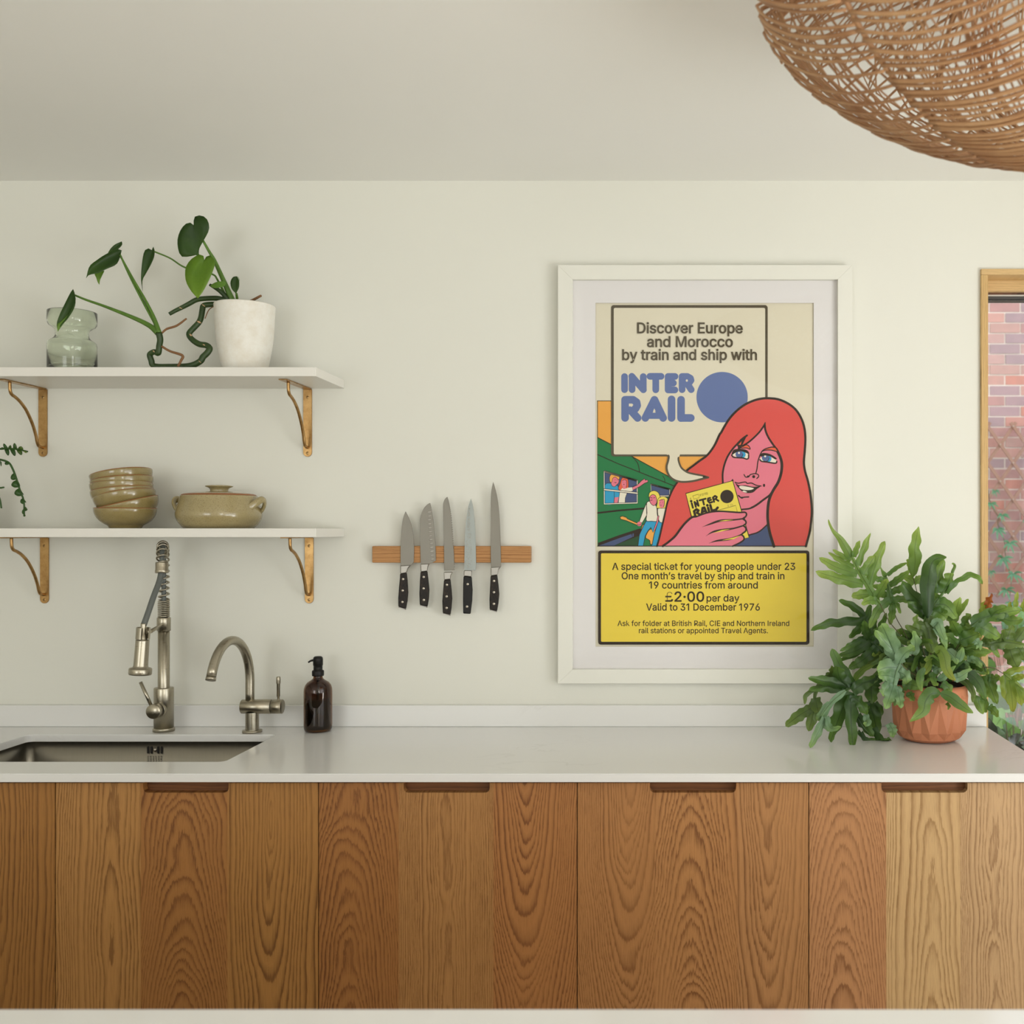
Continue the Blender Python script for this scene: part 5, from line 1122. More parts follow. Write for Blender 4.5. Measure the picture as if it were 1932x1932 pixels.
vine('aerial_root', [(1265,622),(1330,605),(1392,573)], [5,6,5], M['mon_root'], (-.13, -.17), 8)
vine('aerial_root', [(788,880),(840,910),(914,936),(905,970),(888,1003)], [5,5,6,5,5], M['mon_root'], (-.20, -.21), 8)
vine('aerial_root', [(788,802),(820,775),(880,755),(940,712)], [4,5,5,4], M['mon_root'], (-.20, -.20), 8)
vine('aerial_root', [(1110,635),(1075,660),(1052,712)], [2,2,2], M['mon_root'], (-.14, -.16), 6)

# fishbone cactus whose pot stands outside the left edge on the lower shelf
M['cactus'] = leafmat('fishbone_cactus', srgb(52, 92, 34), srgb(120, 140, 50), srgb(34, 66, 26), .4, .15, .45, 20)
cq = 80 / 859.0
def Z1(x, y, Y=-.13): return P(x * cq, 820 + y * cq, Y)
cpx = PX(-62, -.125)
cac = thing('fishbone_cactus', 'trailing zigzag-leaved cactus at the left edge, on the lower shelf', 'plant', (cpx, -.125, ZL))
MB().lathe([(0, ZL + .0004), (.045, ZL + .0004), (.052, ZL + .02), (.06, ZL + .11), (.058, ZL + .112), (.054, ZL + .10), (0, ZL + .098)], 40, Matrix.Translation((cpx, -.125, 0))).build('plant_pot', M['plaster'], cac)
def zig_stem(pts, lobes, tips):
    mb = MB(); c = cat([Z1(*p) for p in pts], 6); mb.tube(c, [.0022, .0022, .0019, .0016], 8, tips=.2)
    for (bx0, by0), (bx1, by1), (ox, oy), tp_ in lobes:     # attach from, attach to, outer point
        a, b, o_ = Z1(bx0, by0), Z1(bx1, by1), Z1(ox, oy, -.135)
        m1, m2 = a.lerp(o_, .62) + (a - b) * .20, b.lerp(o_, .62) + (b - a) * .20
        ring = cat([a, m1, o_, m2, b], 4)
        ctr = a.lerp(b, .5); ci = mb.vert(ctr + Vector((0, -.0022, 0)), tp_)
        ids = [mb.vert(p, tp_) for p in ring]
        mid_ = mb.vert(ctr.lerp(o_, .5) + Vector((0, -.002, 0)), tp_)
        for i in range(len(ids) - 1): mb.face((mid_, ids[i], ids[i + 1]), True)
        mb.face((mid_, ids[-1], ci), True); mb.face((mid_, ci, ids[0]), True)
    return mb.build('leafy_stem', M['cactus'], cac, solid=.0012)
zig_stem([(-700,420),(-300,250),(0,288),(100,280),(200,285),(300,290),(400,300),(480,325),(560,345)],
         [((90,285),(170,290),(80,180),.1), ((90,290),(180,300),(165,425),.1), ((170,270),(230,280),(215,215),.4), ((200,290),(300,300),(298,435),.2), ((270,285),(350,295),(295,172),.3), ((330,300),(440,320),(425,415),.5), ((370,285),(470,315),(430,238),.6), ((470,315),(540,340),(520,372),.9), ((30,290),(80,285),(40,255),.1)], 0)
zig_stem([(-700,440),(-350,380),(-100,470),(0,505),(100,530),(190,580),(250,680),(300,800),(340,920),(385,1070),(430,1190),(470,1300),(490,1430),(490,1550),(488,1655)],
         [((120,545),(195,590),(110,610),.1), ((285,775),(330,905),(218,890),.2), ((335,920),(385,1065),(232,1030),.2), ((330,910),(385,1060),(395,1000),.2), ((385,1090),(440,1240),(295,1200),.2), ((395,1090),(460,1200),(468,1195),.2), ((455,1290),(490,1400),(412,1370),.2), ((455,1270),(485,1350),(527,1365),.3), ((490,1450),(490,1540),(555,1520),.3), ((488,1500),(485,1610),(442,1570),.3), ((488,1600),(490,1660),(515,1640),.4), ((0,510),(30,560),(20,640),.1)], 0)
zig_stem([(-600,500),(-250,800),(-60,1060),(0,1078),(80,1068)], [], 0)
zig_stem([(-600,500),(-300,900),(-60,1200),(0,1330),(28,1490)], [], 0)
MB().tube(cat([Vector((cpx, -.125, ZL + .10)), Z1(-700, 430)], 4), .002, 8).build('leafy_stem', M['cactus'], cac)

# ------------------------------------------------------------------ blue star fern in a faceted terracotta pot
FM = {'dark': leafmat('fern_dark', srgb(48, 80, 30), srgb(96, 130, 52), srgb(28, 54, 24)),
      'mid': leafmat('fern_mid', srgb(76, 114, 48), srgb(138, 168, 76), srgb(48, 82, 36)),
      'light': leafmat('fern_light', srgb(104, 140, 64), srgb(166, 190, 92), srgb(78, 116, 52), trans=.45),
      'blue': leafmat('fern_bluegreen', srgb(122, 150, 118), srgb(136, 168, 86), srgb(80, 118, 80), trans=.22),
      'yellow': leafmat('fern_yellowing', srgb(120, 150, 54), srgb(172, 180, 78), srgb(88, 120, 42), trans=.5),
      'olive': leafmat('fern_olive', srgb(86, 110, 54), srgb(124, 148, 70), srgb(58, 82, 38)),
      'dry': leafmat('fern_dry', srgb(190, 112, 50), srgb(150, 76, 34), srgb(150, 84, 40)),
      'stalk': leafmat('fern_stalk', srgb(92, 88, 48), srgb(110, 120, 60), srgb(70, 56, 34), trans=0)}
Yc = -.20; fpx = PX(1753.5, Yc)
fern = thing('potted_fern', 'lush blue star fern in a fluted terracotta pot beside the window', 'plant', (fpx, Yc, WT))
u = 1 / ppm(Yc); zb = WT + .0004
def fp(py): return PZ(py, Yc)
Tf = Matrix.Translation((fpx, Yc, 0))
m = MB(); nF = 16
rows = []; nF = 26
for rad, z_, ev, od in ((36, zb, 0, 0), (47, zb + .002, 0, 0), (57, zb + .010, 0, 0), (65, zb + .030, 2.0, -4.5), (71, zb + .116, -4.5, .6), (70.6, zb + .128, -.6, 0), (70, zb + .136, 0, 0), (69.3, zb + .150, 0, 0), (68.5, fp(1292), 0, 0)):
    ring = []
    for k in range(nF):
        a = 2 * math.pi * k / nF + .13; r_ = (rad + (od if k % 2 else ev)) * u
        ring.append(m.vert((fpx + r_ * math.cos(a), Yc + r_ * math.sin(a), z_)))
    rows.append(ring)
for i, (a, b) in enumerate(zip(rows, rows[1:])):
    for k in range(nF):
        k2 = (k + 1) % nF
        if i in (2, 3, 4):
            if (k % 2 == 0) != (i == 4): m.face((a[k], a[k2], b[k2])); m.face((a[k], b[k2], b[k]))
            else: m.face((a[k], a[k2], b[k])); m.face((a[k2], b[k2], b[k]))
        else: m.face((a[k], a[k2], b[k2], b[k]), i >= 5)
m.face(rows[0][::-1])
m.build('fluted_pot', M['terracotta'], fern)
MB().lathe([(68.5 * u, fp(1292)), (67.5 * u, fp(1291.2)), (65.5 * u, fp(1292)), (64.5 * u, fp(1300)), (50 * u, fp(1296)), (0, fp(1293))], 32, Tf).build('pot_rim_and_soil', M['soil'], fern)

def strip(mb, pts, w, prof='lobe', fold=.35, wave=.10, tilt=0.0, wf=7.0, ph=0.0, tip0=0.0, tip1=1.0, n=20, bend=0.0):
    """a leaf lobe along 3-D points; w = full width (m)"""
    c = cat(pts, max(3, n // max(len(pts) - 1, 1)))
    L = len(c); Nv = Vector((0, -1, 0)); rows = []
    for i, p in enumerate(c):
        t_ = i / (L - 1)
        T = (c[min(i + 1, L - 1)] - c[max(i - 1, 0)])
        if T.length < 1e-7: T = Vector((0, 0, 1))
        T.normalize()
        side = T.cross(Nv)
        if side.length < .2: side = T.cross(Vector((0, 0, 1)))
        side.normalize(); nn = side.cross(T).normalized()
        if nn.dot(Vector((0, -1, 0))) < 0: nn = -nn
        rot = Matrix.Rotation(tilt, 3, T); side = rot @ side; nn = rot @ nn
        if prof == 'lobe': h = (.92 + .22 * math.sin(math.pi * min(t_ * 1.25, 1)) ) * (1 - max(0, (t_ - .60) / .40) ** 2.2) ** .5
        elif prof == 'blade': h = (max(0.02, math.sin(math.pi * t_ ** .75)) ** .62)
        elif prof == 'tail': h = (1 - t_) ** .8 * (1 + .25 * math.sin(7 * t_)) + .06
        else: h = (1 - .75 * t_) * min(1, .3 + 5 * t_)
        h = max(h, .02) * w * .5
        wv = wave * w
        wl = wv * math.sin(wf * t_ * 2 + ph) ; wr = wv * math.sin(wf * t_ * 2.2 + ph + 1.9)
        f = tip0 + (tip1 - tip0) * t_
        rows.append([mb.vert(p + side * h * (1 + .9 * wave * math.sin(wf * 3 * t_ + ph)) - nn * (fold * h + wl), f), mb.vert(p + side * h * .5 - nn * (fold * h * .42 + wl * .3), f), mb.vert(p, f + 2e-9),
                     mb.vert(p - side * h * .5 - nn * (fold * h * .42 + wr * .3), f), mb.vert(p - side * h * (1 + .9 * wave * math.sin(wf * 3.3 * t_ + ph + 2)) - nn * (fold * h + wr), f)])
    for i in range(L - 1):
        for k in range(4): mb.face((rows[i][k], rows[i][k+1], rows[i+1][k+1], rows[i+1][k]), True)
    for r_ in rows: mb.vein[r_[2]] = 1.0

def E_(x, y): return (1480 + x * 240 / 1932, 980 + y * 240 / 1932)
def F_(x, y): return (1480 + x * 240 / 1932, 1180 + y * 240 / 1932)
def G_(x, y): return (1700 + x * 232 / 1868, 980 + y * 240 / 1932)
def H_(x, y): return (1700 + x * 232 / 1868, 1180 + y * 240 / 1932)
def settle(mb):
    # leaves rest on the worktop and stop short of the wall
    for p in mb.v:
        if p.x < WX1 and p.z < WT + .0012: p.z = WT + .0012
        if p.y > -.036: p.y = -.036
WU = .1242 / 709.0            # crop unit -> metres at the pot
def frond(T, mat, dY, rachis, lobes, stalk=None, rw=50, seed=0, term=None):
    """T maps crop units to pixels, dY = distance in front of (-) or behind (+) the pot axis"""
    if not rachis and len(lobes) > 1:            # loose leaflets: one object each
        for i, lb in enumerate(lobes): frond(T, mat, dY, None, [lb], None, rw, seed * 17 + i)
        return
    r_ = random.Random(seed * 13 + 5); mb = MB()
    def W(pt, dd=0.0): a, b = T(*pt); return P(a, b, Yc + dY + dd)
    if rachis:
        rp = [W(p) for p in rachis]
        strip(mb, rp, rw * WU, 'rach', .15, .02, 0, 5, r_.random() * 6, .0, .6, 14)
        mb.tube(cat([p + Vector((0, -.0012, 0)) for p in rp], 5), [.0013, .0006], 6, tips=.5)
    for lb in lobes:
        w = lb[-1]; pts = lb[:-1]; dd = r_.uniform(-.035, .02); ln = len(pts)
        if ln == 2:
            (x0, y0), (x1, y1) = pts; ox, oy = -(y1 - y0), (x1 - x0); k = r_.uniform(-.07, .07)
            pts = (pts[0], (x0 * .5 + x1 * .5 + ox * k, y0 * .5 + y1 * .5 + oy * k), pts[1]); ln = 3
        p3 = [W(p, dd * (i / (ln - 1)) ** 1.3) for i, p in enumerate(pts)]
        strip(mb, p3, w * WU, 'lobe', r_.uniform(.12, .5) * r_.choice((1, 1, -.6)), r_.uniform(.08, .20), r_.uniform(-.5, .5), r_.uniform(5, 9), r_.random() * 6, .05, 1.0)
    if term: 
        p3 = [W(p, -.01 * i) for i, p in enumerate(term[:-1])]; strip(mb, p3, term[-1] * WU, 'tail', .2, .05, 0, 6, 0, .3, 1.0, 18)
    settle(mb); o = mb.build('frond', FM[mat], fern, fix=False)
    if stalk:
        a = W(stalk[0]); s3 = [a] + [W(p) for p in stalk[1:]]
        base = Vector((fpx + r_.uniform(-.025, .025), Yc + r_.uniform(-.03, .03), fp(1294)))
        s3[-1] = base if len(s3) > 1 else s3[-1]
        MB().tube(cat(s3 if len(s3) > 1 else [a, base], 8), [.0011, .0013], 6).build('stalk', FM['stalk'], o)
    return o
potE = (2180, 2560); potF = (2180, 950); potG = (430, 2560); potH = (430, 950)
frond(E_, 'light', -.03, [(1450,1280),(1340,1120),(1250,970),(1130,780),(1040,600),(950,450)],
      [((1200,985),(850,900),(470,790),150), ((1110,830),(800,730),(525,580),125), ((1060,720),(870,630),(665,495),78), ((1010,625),(870,550),(730,458),66), ((1050,570),(1090,450),(1140,318),80), ((1125,700),(1210,470),(1312,200),105), ((1200,840),(1280,700),(1380,550),150), ((1290,990),(1390,680),(1525,330),140), ((1350,1140),(1200,1140),(1018,1170),140), ((1410,1240),(1290,1230),(1165,1285),110), ((1390,1190),(1500,1010),(1560,900),110)],
      [(1450,1280),(1600,1560),(1850,1880),potE], 135, 1, term=((1010,580),(930,430),(850,300),(745,180),(690,80),(668,0),120))
frond(E_, 'mid', .0, [(1640,1285),(1600,1130),(1565,960),(1530,850)],
      [((1560,935),(1270,862),80), ((1585,1040),(1330,1000),80), ((1600,1005),(1740,900),(1900,780),95), ((1610,1110),(1780,1060),(1960,1090),100), ((1565,850),(1700,740),(1865,655),64), ((1625,1225),(1780,1210),(1980,1255),95), ((1600,1210),(1430,1370),(1285,1655),120), ((1600,1150),(1400,1170),90), ((1640,1270),(1600,1600),100), ((1640,1240),(1720,1300),(1765,1430),70)],
      [(1640,1285),(1700,1500),(1870,1830),potE], 120, 2, term=((1545,870),(1490,790),(1430,670),70))
frond(E_, 'dark', .03, [(1500,2020),(1340,1860),(1240,1700),(1225,1560),(1270,1450)],
      [((1240,1500),(1050,1330),(825,1228),105), ((1235,1530),(900,1560),(640,1590),(400,1690),120), ((1215,1600),(1110,1690),(985,1800),110), ((1250,1700),(1260,1500),(1310,1290),115), ((1350,1870),(1130,2020),(800,2160),95), ((1300,1800),(1150,1890),(880,2090),100), ((1330,1850),(1340,1650),(1400,1500),105), ((1420,1930),(1200,2130),(980,2260),140), ((1380,1900),(1450,1700),(1550,1420),110)],
      [(1500,2020),(1700,2200),potE], 80, 3)
frond(F_, 'dark', -.02, [(1560,475),(1400,310),(1210,160)],
      [((1400,320),(1200,520),(975,655),140), ((1300,255),(1080,390),(815,465),120), ((1210,185),(1040,280),(845,392),85), ((1380,290),(1390,150),(1420,20),120), ((1300,215),(1230,90),(1215,-80),110), ((1500,420),(1600,230),130)], [(1560,475),(1800,800),potF], 60, 4)
frond(F_, 'blue', -.11, [(1760,560),(1700,700),(1660,880),(1670,1000)],
      [((1745,590),(1640,350),(1540,120),(1470,-20),230), ((1700,420),(1550,270),(1375,75),130), ((1720,640),(1560,640),(1410,690),210), ((1690,800),(1560,760),(1430,770),150), ((1660,900),(1600,1080),(1530,1270),140), ((1690,960),(1690,1080),(1672,1225),95), ((1710,930),(1750,1100),(1765,1260),115), ((1720,600),(1830,430),(1980,330),170), ((1720,700),(1830,760),(1860,880),150), ((1650,850),(1545,960),(1500,1080),130)], [(1760,560),(1900,700),potF], 230, 5)
frond(F_, 'dark', -.07, [(1560,790),(1250,860),(1050,900),(930,1000)],
      [((1040,900),(860,640),(720,350),170), ((960,930),(700,870),(360,800),140), ((900,1000),(650,930),(370,980),130), ((1000,1010),(860,1320),(700,1770),220), ((1010,1060),(1010,1400),(1040,1860),165), ((1030,1080),(1160,1180),(1265,1360),150), ((1030,1000),(1200,880),(1420,790),170), ((980,960),(840,800),(800,620),180)], [(1560,790),(1800,800),potF], 150, 6)
frond(F_, 'blue', -.10, [(930,990),(760,1130),(650,1250),(560,1380)],
      [((700,1180),(560,1380),(490,1440),120), ((620,1400),(500,1650),(390,1860),110), ((640,1380),(700,1560),(860,1545),80), ((560,1440),(640,1540),(720,1590),90)], None, 120, 7)
frond(F_, 'olive', -.05, [(780,760),(600,830),(480,1000),(450,1200)],
      [((470,1150),(430,1380),(365,1610),150), ((470,1100),(500,1250),(520,1330),150), ((400,1260),(220,1370),(15,1530),150), ((560,850),(700,720),(710,610),90), ((480,960),(330,1060),(310,1200),60), ((640,800),(760,760),(880,770),130)], None, 130, 8)
frond(F_, 'dark', .02, [(1560,790),(1440,780),(1340,800)],
      [((1350,790),(1320,950),(1330,1190),210), ((1290,1190),(1360,1400),(1410,1660),190), ((1360,1190),(1440,1280),(1450,1390),110), ((1330,1180),(1200,1230),(1300,1240),90)], [(1440,785),(1700,800),potF], 100, 9)
frond(F_, 'dark', -.03, [(1060,1180),(1130,1450),(1280,1650)],
      [((1100,1380),(1230,1520),(1350,1690),150), ((1350,1560),(1420,1690),(1500,1780),(1560,1720),110), ((1170,1620),(1280,1810),(1490,1850),70), ((1480,1850),(1570,1790),(1590,1700),110), ((1120,1600),(1250,1730),(1440,1720),60)], None, 70, 10)
frond(F_, 'blue', -.06, None, [((1580,1490),(1640,1580),(1640,1700),120), ((1230,1350),(1260,1480),(1200,1500),90)], None, 60, 11)
frond(F_, 'light', .04, None, [((1050,850),(1180,680),(1400,560),90), ((1210,600),(1400,530),(1560,540),100)], None, 60, 12)
# upright and right-hand fronds
def blade(T, mat, dY, pts, w, stalk=None, seed=0, wave=.16, fold=.25, tilt=0.0, lean=-.02):
    r_ = random.Random(seed); mb = MB(); n_ = len(pts)
    p3 = [P(*T(*p), Yc + dY + lean * i / (n_ - 1)) for i, p in enumerate(pts)]
    strip(mb, p3, w * WU, 'blade', fold, wave, tilt, 6.5, r_.random() * 6, 0, 1, 22)
    settle(mb); o = mb.build('frond', FM[mat], fern, fix=False)
    if stalk:
        base = Vector((fpx + r_.uniform(-.03, .03), Yc + r_.uniform(-.03, .03), fp(1294)))
        MB().tube(cat([p3[0], p3[0].lerp(base, .5) + Vector((.004, 0, .006)), base], 8), [.0010, .0013], 6).build('stalk', FM['stalk'], o)
    return o
blade(G_, 'light', .03, [(185,880),(215,640),(210,450),(235,280),(265,105)], 190, 1, 1)
frond(G_, 'light', .05, None, [((200,980),(120,900),(20,870),110), ((190,960),(280,900),(330,870),110), ((180,860),(130,700),(100,600),70), ((240,720),(270,640),(280,520),60)], None, 60, 21)
blade(G_, 'dark', -.06, [(400,1500),(415,1250),(410,1000),(430,820),(470,660),(560,590),(690,575)], 235, 1, 2, .10)
blade(G_, 'dark', -.02, [(420,1500),(300,1280),(160,1140),(60,1020),(10,940)], 230, 1, 3, .08, .3, .3)
blade(G_, 'dark', -.03, [(380,1520),(310,1400),(180,1310),(95,1260)], 160, None, 4, .08)
frond(G_, 'mid', -.04, [(330,1640),(470,1350),(620,1140),(700,1000)],
      [((560,1120),(570,880),(650,610),170), ((620,1110),(720,950),(760,810),190), ((690,1120),(800,980),(900,910),(1060,840),(1180,890),(1240,985),85), ((520,1290),(690,1310),(850,1500),210), ((480,1370),(600,1430),(700,1500),180), ((600,1250),(520,1170),(500,1080),110), ((680,1080),(760,860),(815,700),(770,670),40)], [(330,1640),(340,2000),potG], 90, 22)
frond(G_, 'olive', -.09, [(360,1560),(400,1700),(420,1850)], [((400,1640),(440,1850),(480,2030),190), ((420,1500),(540,1600),(620,1700),140), ((380,1600),(260,1580),(230,1450),120), ((350,1700),(240,1700),(60,1610),110)], None, 170, 23)
frond(G_, 'blue', -.10, None, [((470,1620),(560,1560),(620,1720),(700,1900),110), ((500,1650),(600,1750),(650,1850),(690,1990),100)], None, 60, 24)
frond(G_, 'light', .03, None, [((760,1560),(830,1380),(890,1180),150), ((850,1460),(940,1330),(1025,1205),70), ((800,1500),(700,1400),(650,1250),120)], None, 60, 25)
frond(G_, 'mid', .0, [(880,1900),(960,1720),(1080,1600)], [((950,1640),(1010,1530),(1060,1435),140), ((900,1840),(1030,1790),(1185,1730),190), ((930,1790),(1010,1700),(1110,1620),190), ((900,1770),(830,1660),(770,1540),150), ((860,1900),(740,1790),(640,1760),120)], [(880,1900),(700,2200),potG], 90, 26)
frond(G_, 'mid', -.03, [(1060,1620),(1250,1500),(1500,1440)], [((1080,1600),(1300,1480),(1560,1420),(1830,1370),190), ((1150,1610),(1300,1680),(1500,1800),190), ((1480,1460),(1650,1540),(1860,1520),140), ((1350,1500),(1440,1400),(1620,1330),130)], None, 110, 27)
blade(G_, 'yellow', .04, [(1255,1500),(1250,1380),(1265,1235)], 130, None, 28)
blade(G_, 'dry', .03, [(1320,1370),(1330,1260),(1385,1130)], 120, None, 29, .25)
frond(G_, 'yellow', .05, None, [((1745,1400),(1750,1250),(1772,1090),85), ((1665,1380),(1660,1310),(1668,1250),70), ((1350,1450),(1420,1390),(1500,1370),90), ((1850,1400),(1860,1320),(1880,1200),120)], None, 60, 30)
frond(H_, 'olive', .0, [(1230,300),(1400,280),(1600,275),(1880,290)], [((1350,290),(1560,250),(1890,300),165), ((1600,250),(1640,120),(1690,-10),170), ((1740,240),(1820,130),(1900,20),150), ((1640,330),(1690,480),(1770,650),200), ((1780,330),(1840,430),(1890,540),140), ((1500,270),(1560,150),(1560,60),90), ((1280,310),(1330,220),(1400,180),90)], None, 110, 31)
frond(H_, 'yellow', -.02, [(1560,730),(1680,830),(1800,930),(1900,1010)], [((1580,760),(1590,950),(1650,1210),130), ((1640,830),(1680,1050),(1700,1320),140), ((1560,740),(1700,680),(1890,640),100), ((1690,830),(1780,790),(1890,770),90), ((1740,900),(1790,1050),(1830,1220),110), ((1800,950),(1850,1100),(1900,1200),100)], [(1560,730),(1250,640),potH], 120, 32)
frond(H_, 'mid', .01, [(1100,480),(1250,600),(1300,760)], [((1240,200),(1350,290),(1500,490),100), ((1010,510),(1180,570),(1270,760),120), ((1280,760),(1360,950),(1455,1190),170), ((1180,800),(1230,960),(1290,1110),150), ((1320,790),(1420,800),(1500,760),130), ((1200,1080),(1180,1160),(1250,1350),130), ((1240,1060),(1290,1200),(1280,1330),80), ((1330,1230),(1400,1290),(1480,1390),110)], [(1100,480),(800,640),potH], 90, 33)
blade(H_, 'yellow', -.14, [(520,420),(590,370),(660,480),(690,650),(750,760),(830,835)], 160, None, 34, .06, .2)
blade(H_, 'mid', -.12, [(360,640),(300,760),(290,880),(315,1005)], 120, None, 35, .06)
blade(H_, 'yellow', -.10, [(480,500),(430,600),(380,690),(345,745)], 110, None, 36, .06)
blade(H_, 'mid', -.14, [(600,1035),(460,1040),(370,1160),(330,1310),(130,1460)], 215, None, 37, .08, .2)
blade(H_, 'mid', -.14, [(590,1030),(720,1070),(860,1170),(980,1260),(1095,1330)], 160, None, 38, .06, .2)
blade(H_, 'dark', -.08, [(980,690),(1110,790),(1210,930),(1290,1130)], 170, None, 39, .05, .2)
blade(H_, 'olive', -.05, [(820,810),(940,830),(1050,930),(1100,1050),(1085,1170)], 110, None, 40, .12)
blade(H_, 'blue', -.06, [(700,370),(760,420),(830,500),(850,590)], 150, None, 41, .05)
blade(H_, 'blue', -.07, [(870,560),(910,450),(940,330)], 120, None, 42, .05)
blade(H_, 'blue', -.09, [(540,830),(620,800),(720,720),(830,610)], 110, None, 43, .1)
frond(H_, 'mid', -.10, None, [((20,930),(150,900),(300,950),130), ((120,1010),(160,1080),(170,1145),110), ((0,960),(-20,1100),(0,1250),110), ((330,900),(380,870),(430,800),80), ((500,720),(500,820),(550,920),110), ((620,880),(720,940),(760,1020),120), ((690,1180),(720,1220),(710,1280),50)], None, 60, 44)
frond(H_, 'blue', -.08, None, [((800,800),(900,780),(1080,660),120), ((480,690),(560,650),(640,640),120), ((450,610),(480,560),(520,520),90), ((1000,510),(1120,530),(1230,640),90), ((1120,220),(1180,280),(1190,380),110), ((170,440),(220,280),(180,80),150)], None, 60, 45)
frond(H_, 'light', .02, None, [((900,400),(1010,330),(1160,300),130), ((960,470),(1100,440),(1300,440),120), ((1000,380),(1160,420),(1320,420),100), ((840,580),(900,620),(960,660),110), ((700,330),(640,200),(620,80),110), ((1030,300),(1100,200),(1230,140),130), ((1200,600),(1270,680),(1330,740),100)], None, 60, 46)
frond(H_, 'dark', .03, None, [((240,200),(160,130),(30,130),130), ((330,330),(250,200),(220,60),120), ((420,420),(330,400),(200,400),100), ((650,250),(700,120),(690,0),150), ((100,260),(60,200),(0,180),120), ((760,480),(800,330),(900,200),140), ((930,720),(850,690),(800,640),120), ((560,560),(540,480),(560,430),110)], None, 60, 47)
# filler fronds in the crown's heart
rf = random.Random(21)
for k in range(26):
    a = rf.uniform(0, 2 * math.pi); hgt = rf.uniform(.03, .15); ln = rf.uniform(.06, .13)
    b = Vector((fpx + .05 * math.cos(a), Yc + .05 * math.sin(a) + .01, fp(1294) + hgt * .4)); mb = MB()
    tipv = b + Vector((math.cos(a) * ln, math.sin(a) * ln * .6, hgt * rf.uniform(-.1, .8)))
    mid_ = b.lerp(tipv, .5) + Vector((0, 0, .03))
    if tipv.y < Yc - .10: tipv.y = Yc - .10
    strip(mb, [b, mid_, tipv], rf.uniform(.016, .026), 'lobe', .3, .1, rf.uniform(-.6, .6), 7, rf.random() * 6, 0, 1)
    for sgn in (1, -1):
        sv = (tipv - b).cross(Vector((0, 0, 1))).normalized() * sgn
        if sv.length > .1: strip(mb, [b.lerp(mid_, .9), mid_ + sv * ln * .35 + (tipv - b) * .15, mid_ + sv * ln * .6 + (tipv - b) * .3 + Vector((0, 0, -.01))], .016, 'lobe', .3, .1, rf.uniform(-.4, .4), 7, rf.random() * 6, 0, 1)
    settle(mb); o = mb.build('frond', FM[rf.choice(('mid', 'mid', 'dark', 'light', 'blue', 'olive'))], fern, fix=False)
    MB().tube(cat([Vector((fpx + .03 * math.cos(a), Yc + .03 * math.sin(a), fp(1296))), b], 4), .0012, 6).build('stalk', FM['stalk'], o)

# ------------------------------------------------------------------ woven rattan pendant
YP = -1.40; dP = YP - CAM.y
lx = PX(1998, YP); lz = PZ(-25, YP); la, lb, pw = .456, .264, 1.45
lamp = thing('rattan_pendant', 'big woven rattan pendant lamp hanging at the top right', 'pendant lamp', (lx, YP, lz - lb))
AX = Vector((-.48, -.62, .70)).normalized()          # the weave runs round a tilted axis
AU = AX.cross(Vector((0, 0, 1))).normalized(); AV = AX.cross(AU)
def surf(om, la_, k=1.0):
    """om = turn about the tilted weave axis, la_ = latitude from it (radians)"""
    d = (AU * math.cos(om) + AV * math.sin(om)) * math.cos(la_) + AX * math.sin(la_)
    dr = math.hypot(d.x, d.y); hz = lb if d.z < 0 else lb * .45
    s_ = ((dr / la) ** pw + (abs(d.z) / hz) ** pw) ** (-1 / pw) * k
    return Vector((lx + d.x * s_, YP + d.y * s_, lz + d.z * s_))
nrib = 8; off = R(12)
ribs = [off + 2 * math.pi * k / nrib for k in range(nrib)]
for ph in ribs:
    MB().tube([surf(ph, R(-84 + 168 * i / 40), .985) for i in range(41)], .0042, 7).build('rib', M['rattan'], lamp)
rl = random.Random(5)
NR = 74
for bay in range(nrib):
    p0 = ribs[bay]; rest = MB()
    for j in range(NR):
        l0 = R(-80 + 158 * j / (NR - 1)) + rl.uniform(-.010, .010); l1 = l0 + rl.uniform(-.015, .015)
        sag = rl.uniform(.02, .05); kk = rl.uniform(.994, 1.010)
        pts = [surf(p0 + f * 2 * math.pi / nrib, l0 + (l1 - l0) * f - sag * math.sin(math.pi * f), kk + .010 * math.sin(math.pi * f)) for f in [i / 14 for i in range(15)]]
        c_ = pts[7]
        if c_.y < YP + .02 and c_.x < lx + .16: MB().tube(pts, rl.uniform(.0024, .0037), 6).build('rattan_strand', M['rattan'], lamp)
        elif j % 2 == 0: rest.tube(pts, rl.uniform(.0020, .0028), 5)
    if rest.v:
        o = rest.build('far_strands', M['rattan'], lamp); o['kind'] = 'stuff'
inner = MB()
for j in range(150):
    p0 = rl.uniform(0, 2 * math.pi); dp = rl.choice((-1, 1, 0, 0)) * rl.uniform(.1, .5); t0, t1 = rl.uniform(-1.3, -.2), rl.uniform(.2, 1.3)
    inner.tube([surf(p0 + dp * i / 10, t0 + (t1 - t0) * i / 10, .965) for i in range(11)], rl.uniform(.0012, .0019), 5)
o = inner.build('inner_weave', M['rattan'], lamp); o['kind'] = 'stuff'
MB().tube([Vector((lx, YP, lz - .02)), Vector((lx, YP, CEIL - .004))], .003, 8).build('flex', M['white'], lamp)
MB().lathe([(0, CEIL - .03), (.04, CEIL - .03), (.05, CEIL - .02), (.05, CEIL - .0005), (0, CEIL - .0005)], 28, Matrix.Translation((lx, YP, 0))).build('ceiling_rose', M['white'], lamp)
MB().lathe([(0, lz - .13), (.022, lz - .12), (.03, lz - .095), (.022, lz - .06), (.014, lz - .045), (.014, lz - .005), (0, lz)], 24, Matrix.Translation((lx, YP, 0))).build('bulb', M['white'], lamp)

